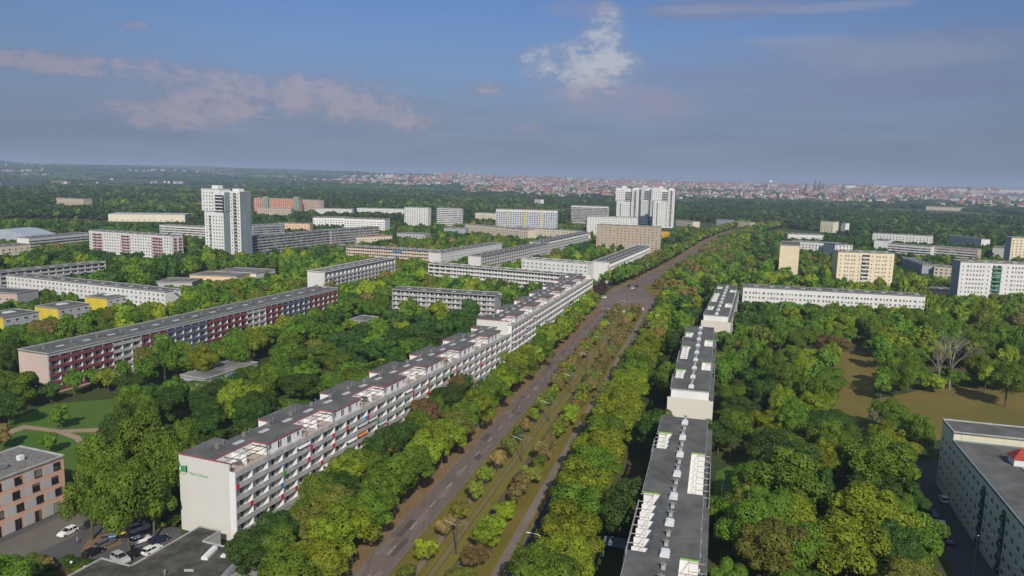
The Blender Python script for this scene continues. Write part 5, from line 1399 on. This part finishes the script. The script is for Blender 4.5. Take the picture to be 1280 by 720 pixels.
def mast(lon, lab, lat=-49.35):
    x, y = LL(lat, lon); t = thing('tram_mast', lab, 'tram mast', (x, y, 0), -AZR, 'tram catenary masts')
    if 'mast' not in _cache:
        b = MB(); b.box(-.3, .3, -.3, .3, 0, .35); b.tube((0,0,.3), (0,0,8.2), .17, .12, 8); _cache['mast'] = b.mesh('pole', [M_DSTEEL])
        b = MB()
        for s in (-1, 1): b.tube((0,0,6.4), (s*2.6,0,7.2), .05, .04, 6); b.tube((0,0,7.9), (s*2.6,0,7.22), .025, .025, 4); b.tube((s*2.2,0,7.06), (s*2.0,0,6.0), .03, .03, 4); b.box(s*2.0-.35, s*2.0+.35, -.03, .03, 5.95, 6.0)
        _cache['arm'] = b.mesh('bracket', [M_STEEL])
    link('pole', _cache['mast'], t); link('bracket', _cache['arm'], t)
for k, lon in enumerate((141, 196, 232, 268, 304, 340, 376, 412, 448)): mast(lon, f'steel tram mast with two brackets between the tracks, {ORD[k]} from the near end')
b = MB()
for c in (-47.35, -51.35):
    for i in range(0, 34):
        l0, l1 = 90+i*11, 101+i*11; p, q = LL(c, l0), LL(c, l1); b.tube((*p, 5.95), (*q, 5.95), .012, .012, 3, 0, False)
b.build('overhead_wire', [M_DSTEEL], label='pair of thin contact wires strung along the tram masts', category='wire')
# waste containers
def bin_(px, py, body, lid, label):
    x, y = P(px, py); t = thing('waste_container', label, 'container', (x, y, .014), D2R(25), 'waste containers')
    b = MB(); b.prism([(-.5, .2), (.5, .2), (.62, 1.15), (-.62, 1.15)], -.68, .68, 0)
    for sx in (-.5, .5):
        for sy in (-.35, .35): b.tube((sx-.04, sy, .1), (sx+.04, sy, .1), .1, .1, 8)
    b.build('body', [body], t)
    b = MB(); b.prism([(-.66, 1.153), (.66, 1.153), (.5, 1.36), (-.5, 1.42)], -.72, .72, 0); b.build('lid', [lid], t)
bd = mat('black_plastic', (.02, .022, .024), .5, .1, 2); bb = mat('blue_plastic', (.10, .22, .42), .5, .1, 2); by = mat('yellow_plastic', (.60, .36, .01), .5, .1, 2)
bin_(131, 679, bd, bd, 'black waste container left of the blue one'); bin_(140.5, 676.5, bd, bb, 'waste container with a blue lid'); bin_(151, 672.5, bd, by, 'waste container with a yellow lid'); bin_(154.5, 671.5, bd, by, 'second yellow-lidded container next to the silver estate car')
# laundry frames
for k, (px, py) in enumerate(((905, 652), (913, 626))):
    x, y = P(px, py); t = thing('drying_frame', f'white laundry drying frame on the lawn, {["nearer", "farther"][k]} of two', 'drying frame', (x, y, 0), -AZR, 'laundry drying frames')
    b = MB()
    for sx in (-2.2, 2.2): b.tube((sx, 0, 0), (sx, 0, 2.1), .05, .05, 6); b.tube((sx, 5, 0), (sx, 5, 2.1), .05, .05, 6); b.tube((sx, 0, 2.1), (sx, 5, 2.1), .05, .05, 6)
    for yy in (0, 1.2, 2.5, 3.8, 5): b.tube((-2.2, yy, 2.1), (2.2, yy, 2.1), .02, .02, 4)
    b.build('frame', [M_FRAME], t)
# entrance canopies left of the nearest dark-roofed block
for k, (px, py) in enumerate(((777, 650), (772, 678))):
    x, y = P(px, py, 2.9); t = thing('entrance_canopy', f'blue-grey flat entrance canopy in the shade left of the nearest block, {["farther", "nearer"][k]} one', 'canopy', (x, y, 0), -AZR, 'entrance canopies')
    b = MB(); b.box(-3.0, 3.2, -2, 2, 2.8, 3.0, 0)
    for sx in (-2.7, 2.7):
        for sy in (-1.7, 1.7): b.box(sx-.08, sx+.08, sy-.08, sy+.08, 0, 2.797, 0)
    b.build('canopy', [mat('canopy_sheet', (.17, .26, .32), .5, .08, 1)], t)
# traffic lights at the crossing
for k, (px, py) in enumerate(((779.5, 397), (803.5, 394), (829, 375), (770, 383), (752, 384))):
    x, y = P(px, py); t = thing('traffic_light', f'traffic light mast at the crossing, {ORD[k]} of five seen from the median', 'traffic light', (x, y, 0), -AZR, 'traffic lights')
    b = MB(); b.tube((0,0,0), (0,0,4.2), .09, .07, 8); b.build('pole', [M_STEEL], t)
    b = MB(); b.box(-.45, .45, -.06, .06, 3.0, 4.4, 0) if k < 2 else b.box(-.2, .2, -.2, .2, 3.1, 4.1, 0)
    b.build('backboard', [M_WHITE if k < 2 else M_DSTEEL], t)
    b = MB()
    for z in (3.25, 3.7, 4.1): b.tube((0, -.1 if k < 2 else -.24, z), (0, -.16 if k < 2 else -.28, z), .13, .13, 8)
    b.build('lens', [M_DSTEEL], t)
x, y = P(801.5, 390); t = thing('warning_sign', 'red and white traffic sign beside the tram crossing', 'traffic sign', (x, y, 0), -AZR)
b = MB(); b.tube((0,0,0), (0,0,2.6), .05, .05, 6); b.build('pole', [M_STEEL], t)
b = MB(); b.tube((0,-.03,2.9), (0,.03,2.9), .55, .55, 16, 0); b.box(-.38, .38, -.05, -.033, 2.8, 3.0, 1); b.build('plate', [M_REDP, M_WHITE], t)
# person on the forecourt
def person(px, py):
    x, y = P(px, py); V = [(0,0,.95), (0,0,1.12), (0,0,1.38), (0,.0,1.50), (0,.02,1.62), (.10,0,.90), (.12,.10,.50), (.12,.02,.07), (.12,.16,.03), (-.10,0,.90), (-.12,-.10,.50), (-.12,-.26,.09), (-.12,-.12,.03), (.20,0,1.40), (.25,-.08,1.12), (.25,.06,.90), (.26,.10,.80), (-.20,0,1.40), (-.25,.08,1.12), (-.25,.20,.92), (-.26,.26,.84), (0,.03,1.72)]
    Ed = [(0,1),(1,2),(2,3),(3,4),(4,21),(0,5),(5,6),(6,7),(7,8),(0,9),(9,10),(10,11),(11,12),(2,13),(13,14),(14,15),(15,16),(2,17),(17,18),(18,19),(19,20)]
    rad = [.15,.13,.15,.055,.10,.09,.065,.045,.045,.09,.065,.045,.045,.065,.048,.038,.035,.065,.048,.038,.035,.085]
    me = bpy.data.meshes.new('person'); me.from_pydata(V, Ed, [])
    m = bpy.data.materials.new('person_clothes'); t = nt(m); tc = t.nodes.new('ShaderNodeTexCoord'); sx = t.nodes.new('ShaderNodeSeparateXYZ'); L(t, tc.outputs['Object'], sx.inputs[0])
    c = mix_n(t, math_n(t, 'GREATER_THAN', sx.outputs[2], .92), (.10, .10, .16), (.42, .40, .55)); c = mix_n(t, math_n(t, 'GREATER_THAN', sx.outputs[2], 1.50), c, (.50, .33, .25)); c = mix_n(t, math_n(t, 'GREATER_THAN', sx.outputs[2], 1.70), c, (.06, .04, .03)); finish(t, c, .9)
    o = link('person', me, None, (x, y, .02), D2R(-60), label='pedestrian in a pale lilac top walking across the paved forecourt', category='person'); me.materials.append(m)
    s = o.modifiers.new('skin', 'SKIN'); o.modifiers.new('sub', 'SUBSURF').levels = 1
    if not me.skin_vertices: bpy.context.view_layer.objects.active = o
    for i, r_ in enumerate(rad): me.skin_vertices[0].data[i].radius = (r_, r_)
    me.skin_vertices[0].data[0].use_root = True
try: person(97, 680)
except Exception as e: print('person', e)

# ------------------------------------------------------------------ the distant town
ROOFS = [mat('tile_red', (.31, .115, .075), .9, .15, .1), mat('tile_brown', (.24, .10, .07), .9, .15, .1), mat('slate', (.13, .13, .14), .9, .15, .1), mat('flat_grey', (.30, .30, .30), .9, .15, .1)]
TWALL = [mat('town_white', (.54, .53, .50), .9, .05, .1), mat('town_cream', (.46, .39, .30), .9, .05, .1), mat('town_brick', (.34, .17, .12), .9, .1, .1), mat('town_grey', (.42, .42, .43), .9, .05, .1)]
def house_geo(b, x, y, z, L_, W_, H_, rz, roof, wall, flat=False):
    c, s = math.cos(rz), math.sin(rz); T_ = lambda u, v, h: (x+c*u-s*v, y+s*u+c*v, z+h)
    a, e = L_/2, W_/2; hr = 0 if flat else W_*.50
    q = [T_(-a,-e,-3), T_(a,-e,-3), T_(a,e,-3), T_(-a,e,-3), T_(-a,-e,H_), T_(a,-e,H_), T_(a,e,H_), T_(-a,e,H_)]
    for i in range(4): j = (i+1) % 4; b.quad(q[i], q[j], q[4+j], q[4+i], wall)
    if flat: b.quad(q[4], q[5], q[6], q[7], roof)
    else:
        r0, r1 = T_(-a,0,H_+hr), T_(a,0,H_+hr); b.quad(q[4], q[5], r1, r0, roof); b.quad(q[6], q[7], r0, r1, roof); b.poly([q[5], q[6], r1], wall); b.poly([q[7], q[4], r0], wall)
H_ = []
def town(n, az0, az1, r0, r1, dens=1.0, big=1.0, flatp=.15):
    for _ in range(n):
        az = D2R(RNG.uniform(az0, az1)); r = math.sqrt(RNG.uniform(r0*r0, r1*r1)); x, y = r*math.sin(az), r*math.cos(az)
        if field(np.array([x*.5]), np.array([y*.5]), 4)[0] < RNG.normal()*.6-.9*dens: continue
        f = RNG.random() < flatp; k = .95+.00013*(r-3000)
        H_.append((x, y, RNG.uniform(12, 34)*big*k, RNG.uniform(10, 16)*big*k, RNG.uniform(7, 15)*(.8 if f else 1)*k, RNG.choice([0, .5, 1.2, 1.57, 2.0, 2.6])+RNG.normal()*.1, (2+int(RNG.integers(2))) if f else int(RNG.choice([0, 0, 1, 1, 2, 3])), int(RNG.choice([0, 0, 1, 1, 2, 3])), f))
town(2000, -4, 37, 3250, 6000, .8); town(2300, -6, 37, 5200, 9000, 1.0, 1.2); town(260, -13, -3, 4300, 7500, .6); town(260, 24, 38, 3600, 7000, 1, 1.5, .7)
for (vx, vy, vr) in VILL:
    for _ in range(int(vr/11)): H_.append((vx+RNG.normal()*vr*.45, vy+RNG.normal()*vr*.55, RNG.uniform(12, 24), 11, RNG.uniform(6, 10), RNG.uniform(0, 3), int(RNG.choice([0, 0, 1, 2])), int(RNG.choice([0, 0, 1])), False))
H_ = [h for h in H_ if 900 < math.hypot(h[0], h[1]) and (h[0]/h[1] > -.75)]
zs = hz(np.array([h[0] for h in H_]), np.array([h[1] for h in H_])); zs = np.maximum(zs, 0)
hs = sorted(range(len(H_)), key=lambda i: math.hypot(H_[i][0], H_[i][1]))
RL_ = ['red-tiled', 'brown-tiled', 'slate-roofed', 'flat-roofed']; WL_ = ['white', 'cream', 'brick', 'grey']
for i in hs[:290]:
    x, y, l_, w_, h_, rz, ro, wa, fl = H_[i]; b = MB(); house_geo(b, 0, 0, 0, l_, w_, h_, 0, 1, 0, fl)
    b.build('town_house', [TWALL[wa], ROOFS[ro]], None, (x, y, float(zs[i])), rz, label=f'tiny {WL_[wa]} {RL_[ro]} house at the near side of the distant town', category='house', group='near houses of the distant town')
b = MB()
for i in hs[290:]: h = H_[i]; house_geo(b, h[0], h[1], float(zs[i]), h[2], h[3], h[4], h[5], 4+h[6], h[7], h[8])
b.build('distant_town', TWALL+ROOFS, None, kind='stuff', label='mass of distant town houses with red roofs along the horizon', category='town')
def far_at(px, d): 
    az = math.atan((px-640)/930.); x, y = d*math.sin(az), d*math.cos(az); return x, y, float(max(0, hz(x, y)))
def spire(px, d, h, label, w=9, blunt=False):
    x, y, z = far_at(px, d); t = thing('church_tower', label, 'church tower', (x, y, z-3), 0, 'distant church towers')
    b = MB(); b.box(-w/2, w/2, -w/2, w/2, 0, h*.6); b.build('wall', [mat('dark_sandstone', (.10, .09, .085), .9, .15, .1)], t)
    b = MB(); c = [(-w*.55, -w*.55), (w*.55, -w*.55), (w*.55, w*.55), (-w*.55, w*.55)]
    for k in range(4): b.poly([(*c[k], h*.6+.01), (*c[(k+1) % 4], h*.6+.01), (0, 0, h)])
    b.build('spire', [ROOFS[2]], t)
spire(614.5, 5600, 78, 'dark church tower on the ridge at the town edge', 14)
spire(747, 6200, 70, 'church tower rising left of the clustered towers', 12)
spire(1001, 5200, 80, 'dark spire, left of four on the town skyline', 11); spire(1012, 5200, 96, 'dark spire, second of four on the town skyline', 11); spire(1017.5, 5200, 96, 'dark spire, third of four on the town skyline', 11); spire(1022, 5250, 84, 'dark spire, right of four on the town skyline', 10)
spire(868, 5600, 66, 'small spire above the red roofs right of the towers', 9)
x, y, z = far_at(956.5, 6000); t = thing('water_tower', 'pale water tower with a white ball top on the skyline', 'water tower', (x, y, z), 0)
b = MB()
for s in (-13, 13): b.tube((s, 0, 0), (s, 0, 44), 10, 10, 12)
b.build('shaft', [TWALL[3]], t)
b = MB()
for j in range(8):
    a0, a1 = math.pi*j/8, math.pi*(j+1)/8; b.tube((0,0,58-13*math.cos(a0)), (0,0,58-13*math.cos(a1)), max(.05, 13*math.sin(a0)), max(.05, 13*math.sin(a1)), 12, 0, False)
b.build('ball_tank', [M_BRIGHT], t)
for k, (px, d, l_, h_, m, lab) in enumerate(((1056, 6600, 70, 40, M_BRIGHT, 'bright white silo block on the right skyline'), (1090, 7000, 150, 30, TWALL[0], 'long white hall on the right skyline'), (1132, 6900, 110, 26, TWALL[0], 'white hall, middle of the right skyline'), (1186, 6600, 150, 34, TWALL[0], 'wide white hall on the far right skyline'),
        (1222, 6000, 170, 36, TWALL[1], 'cream hall at the right end of the skyline'), (1262, 6000, 200, 40, TWALL[0], 'white hall touching the right edge of the skyline'), (1040, 3500, 190, 12, TWALL[3], 'low grey sheds at the near town edge'), (1005, 3700, 60, 17, TWALL[0], 'white building at the near town edge'), (1177, 2900, 120, 13, TWALL[1], 'long cream building among the right forest belt'),
        (1255, 5200, 260, 30, mat('blue_hall', (.14, .19, .28), .8, .1, .05), 'dark blue industrial hall below the white hall at the right edge'))):
    x, y, z = far_at(px, d); t = thing('industrial_hall', lab, 'hall', (x, y, z-2), -math.atan2(x, y), 'distant halls')
    b = MB(); b.box(-l_/2, l_/2, 0, 50, 0, h_); 
    for i in range(5): b.box(-l_/2+i*l_/5+2, -l_/2+i*l_/5+l_/8, -.4, -.003, h_*.3, h_*.6, 1)
    b.build('wall', [m, TWALL[3]], t); b = MB(); b.box(-l_/2-.5, l_/2+.5, -.5, 50.5, h_+.003, h_+1.2); b.build('roof', [ROOFS[3]], t)

# ------------------------------------------------------------------ air
SUN_AZ, SUN_EL = 172.0, 35.0
hz_mat = bpy.data.materials.new('haze'); t = nt(hz_mat)
pv = t.nodes.new('ShaderNodeVolumePrincipled'); pv.inputs['Color'].default_value = (.62, .76, 1.0, 1); pv.inputs['Density'].default_value = 1.0e-4; pv.inputs['Anisotropy'].default_value = 0.0
o = t.nodes.new('ShaderNodeOutputMaterial'); L(t, pv.outputs[0], o.inputs['Volume'])
hm = MB(); hm.box(-15000, 15000, -600, 15500, -6, 190); ho = hm.build('haze', [hz_mat], kind='stuff', label='thin blue haze over the whole town', category='haze')

# ------------------------------------------------------------------ sky
wd = bpy.data.worlds.new('World'); SC.world = wd; wd.use_nodes = True; t = wd.node_tree; t.nodes.clear()
sky = t.nodes.new('ShaderNodeTexSky'); sky.sky_type = 'NISHITA'; sky.sun_disc = False
sky.sun_elevation = D2R(SUN_EL); sky.sun_rotation = D2R(SUN_AZ); sky.altitude = 150; sky.air_density = 1.0; sky.dust_density = .6; sky.ozone_density = 2.2
tc = t.nodes.new('ShaderNodeTexCoord'); sx = t.nodes.new('ShaderNodeSeparateXYZ'); L(t, tc.outputs['Generated'], sx.inputs[0])
X, Y, Z = sx.outputs
hyp = math_n(t, 'SQRT', math_n(t, 'ADD', math_n(t, 'MULTIPLY', X, X), math_n(t, 'MULTIPLY', Y, Y)))
azm = math_n(t, 'ARCTAN2', X, Y); el = math_n(t, 'ARCTAN2', Z, hyp)
cv = t.nodes.new('ShaderNodeCombineXYZ'); L(t, azm, cv.inputs[0]); L(t, math_n(t, 'MULTIPLY', el, 1.7), cv.inputs[1])
nA = noise_n(t, cv.outputs[0], 9.0, 9, .62); nB = noise_n(t, cv.outputs[0], 30.0, 8, .66)
cs = t.nodes.new('ShaderNodeMapping'); cs.inputs['Scale'].default_value = (1, 5, 1); L(t, cv.outputs[0], cs.inputs[0]); nS = noise_n(t, cs.outputs[0], 5.0, 8, .6)
def blob(a0, e0, sa, se):
    """soft ellipse in azimuth / elevation"""
    p = math_n(t, 'DIVIDE', math_n(t, 'SUBTRACT', azm, a0), sa); q = math_n(t, 'DIVIDE', math_n(t, 'SUBTRACT', el, e0), se)
    return math_n(t, 'POWER', 2.718, math_n(t, 'MULTIPLY', math_n(t, 'ADD', math_n(t, 'MULTIPLY', p, p), math_n(t, 'MULTIPLY', q, q)), -1))
def px2(px, py):
    d = FWD*F+RGT*(px-640)-UPV*(py-360); return math.atan2(d[0], d[1]), math.atan2(d[2], math.hypot(d[0], d[1]))
def pblob(px, py, sx_, sy_): a, e = px2(px, py); return blob(a, e, sx_/930, sy_/930)
def summ(bs):
    s = bs[0]
    for b_ in bs[1:]: s = math_n(t, 'ADD', s, b_)
    return s
base = t.nodes.new('ShaderNodeMix'); base.data_type = 'RGBA'; base.blend_type = 'MULTIPLY'; base.inputs[0].default_value = 1; L(t, sky.outputs[0], base.inputs[6]); L(t, mix_n(t, ramp01(t, el, .30, .75), (.48, .58, .80), (1.0, 1.0, 1.0)), base.inputs[7])
SKYMUL = base
# far shaded cloud layer greying the lower sky
veil = math_n(t, 'MULTIPLY', math_n(t, 'SUBTRACT', 1.0, ramp01(t, el, .02, .24)), math_n(t, 'MULTIPLY_ADD', nS, .7, .55), clamp=True)
c1 = mix_n(t, veil, base.outputs[2], (1.75, 2.2, 3.2))
# grey-mauve sheet, upper right
sheetm = ramp01(t, math_n(t, 'MULTIPLY', summ([pblob(1080, 90, 330, 60), pblob(900, 10, 120, 14)]), math_n(t, 'ADD', nS, .35)), .25, .85)
c2 = mix_n(t, math_n(t, 'MULTIPLY', sheetm, .55), c1, (2.0, 2.3, 3.5))
# pinkish cumulus bank, left
m1 = summ([pblob(60, 78, 90, 10), pblob(170, 90, 90, 10), pblob(255, 118, 55, 34), pblob(205, 140, 60, 16), pblob(365, 128, 45, 24), pblob(440, 128, 60, 24), pblob(510, 145, 50, 18), pblob(610, 112, 22, 9), pblob(172, 32, 14, 5)])
hA = math_n(t, 'SUBTRACT', nA, .5); hB = math_n(t, 'SUBTRACT', nB, .5); hS = math_n(t, 'SUBTRACT', nS, .5)
nC = noise_n(t, cv.outputs[0], 95.0, 6, .65); hC = math_n(t, 'SUBTRACT', nC, .5)
def cloud(m, lo, hi, ka=1.6, kb=1.3, kc=.5):
    v = math_n(t, 'ADD', math_n(t, 'MULTIPLY_ADD', hA, ka, m), math_n(t, 'MULTIPLY_ADD', hB, kb, math_n(t, 'MULTIPLY', hC, kc)))
    return math_n(t, 'MULTIPLY', ramp01(t, v, lo, hi), ramp01(t, m, .04, .45))
m1 = math_n(t, 'DIVIDE', m1, math_n(t, 'ADD', m1, .55))
d1 = cloud(m1, .10, .90, 1.15, 1.0, .4)
l1 = math_n(t, 'ADD', ramp01(t, math_n(t, 'MULTIPLY_ADD', hB, 1.0, math_n(t, 'MULTIPLY_ADD', hC, .6, d1)), .25, 1.0), 0)
c3 = mix_n(t, math_n(t, 'MULTIPLY', d1, .68), c2, mix_n(t, l1, (2.3, 2.3, 3.2), (4.0, 3.4, 3.95)))
# central bright cumulus
m2 = summ([pblob(756, 34, 18, 26), pblob(744, 62, 26, 24), pblob(688, 76, 30, 16), pblob(765, 86, 30, 20), pblob(722, 92, 50, 22), pblob(742, 112, 34, 14)])
m2 = math_n(t, 'DIVIDE', m2, math_n(t, 'ADD', m2, .55))
d2 = cloud(m2, -.02, .95, 1.15, 1.1, .3)
l2 = ramp01(t, math_n(t, 'MULTIPLY_ADD', hB, 1.3, math_n(t, 'MULTIPLY_ADD', hC, .25, d2)), .30, 1.15)
c4 = mix_n(t, math_n(t, 'MULTIPLY', d2, .72), c3, mix_n(t, l2, (2.7, 3.0, 4.0), (5.6, 5.5, 5.7)))
m3 = summ([pblob(770, 122, 60, 18), pblob(815, 140, 50, 18), pblob(725, 12, 40, 10), pblob(735, 125, 40, 16), pblob(660, 160, 18, 8)])
m3 = math_n(t, 'DIVIDE', m3, math_n(t, 'ADD', m3, .6))
d3 = cloud(m3, .08, .95, 1.1, .9, .4)
c5 = mix_n(t, math_n(t, 'MULTIPLY', d3, .62), c4, (3.2, 2.8, 3.7))
m4 = summ([pblob(870, 12, 70, 6), pblob(1060, 8, 90, 6), pblob(985, 50, 70, 8), pblob(1120, 70, 150, 20)])
d4 = math_n(t, 'MULTIPLY', math_n(t, 'MULTIPLY', ramp01(t, math_n(t, 'MULTIPLY_ADD', hS, 1.8, math_n(t, 'MULTIPLY_ADD', hB, .8, m4)), .25, 1.0), ramp01(t, m4, .02, .3)), .42)
c6 = mix_n(t, d4, c5, (3.2, 3.4, 4.4))
c6 = mix_n(t, math_n(t, 'MULTIPLY', ramp01(t, math_n(t, 'ABSOLUTE', azm), .25, .75), .22), c6, (.9, 1.35, 1.9))
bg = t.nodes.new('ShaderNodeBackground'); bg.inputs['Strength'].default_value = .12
L(t, mix_n(t, 1.0, c6, mix_n(t, ramp01(t, el, .30, .75), (.833, .833, .833), (1.6, 1.4, 1.15)), 'MULTIPLY'), bg.inputs[0])  # unseen overhead sky brightened and warmed, added fill for the shaded sides
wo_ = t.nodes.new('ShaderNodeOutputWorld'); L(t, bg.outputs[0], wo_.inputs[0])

# ------------------------------------------------------------------ sun, camera, output
sl = bpy.data.lights.new('sun', 'SUN'); sl.energy = 4.3; sl.angle = D2R(.5); sl.color = (1, .925, .82)
so = bpy.data.objects.new('sun', sl); COL.objects.link(so); so.rotation_euler = (math.pi/2-D2R(SUN_EL), 0, math.pi-D2R(SUN_AZ)+0)
from mathutils import Vector, Matrix
dirv = Vector((math.sin(D2R(SUN_AZ))*math.cos(D2R(SUN_EL)), math.cos(D2R(SUN_AZ))*math.cos(D2R(SUN_EL)), math.sin(D2R(SUN_EL))))
so.rotation_euler = dirv.to_track_quat('Z', 'Y').to_euler(); so.location = (0, -50, 150)
cm = bpy.data.cameras.new('camera'); cm.lens = F/1280*36; cm.sensor_width = 36; cm.clip_end = 60000; cm.clip_start = .5
co = bpy.data.objects.new('camera', cm); COL.objects.link(co)
mw = Matrix(((RGT[0], UPV[0], -FWD[0], 0), (RGT[1], UPV[1], -FWD[1], 0), (RGT[2], UPV[2], -FWD[2], CAMZ), (0, 0, 0, 1)))
co.matrix_world = mw; SC.camera = co
SC.view_settings.view_transform = 'Standard'; SC.view_settings.look = 'None'; SC.view_settings.exposure = 0; SC.view_settings.gamma = 1
SC.cycles.use_denoising = True; SC.cycles.max_bounces = 5; SC.cycles.diffuse_bounces = 2; SC.cycles.glossy_bounces = 2; SC.cycles.transmission_bounces = 2; SC.cycles.volume_bounces = 0; SC.cycles.caustics_reflective = False; SC.cycles.caustics_refractive = False
SC.cycles.sample_clamp_indirect = 6
print('objects', len(bpy.data.objects), 'trees', len(T), 'single', len(single), 'houses', len(H_))
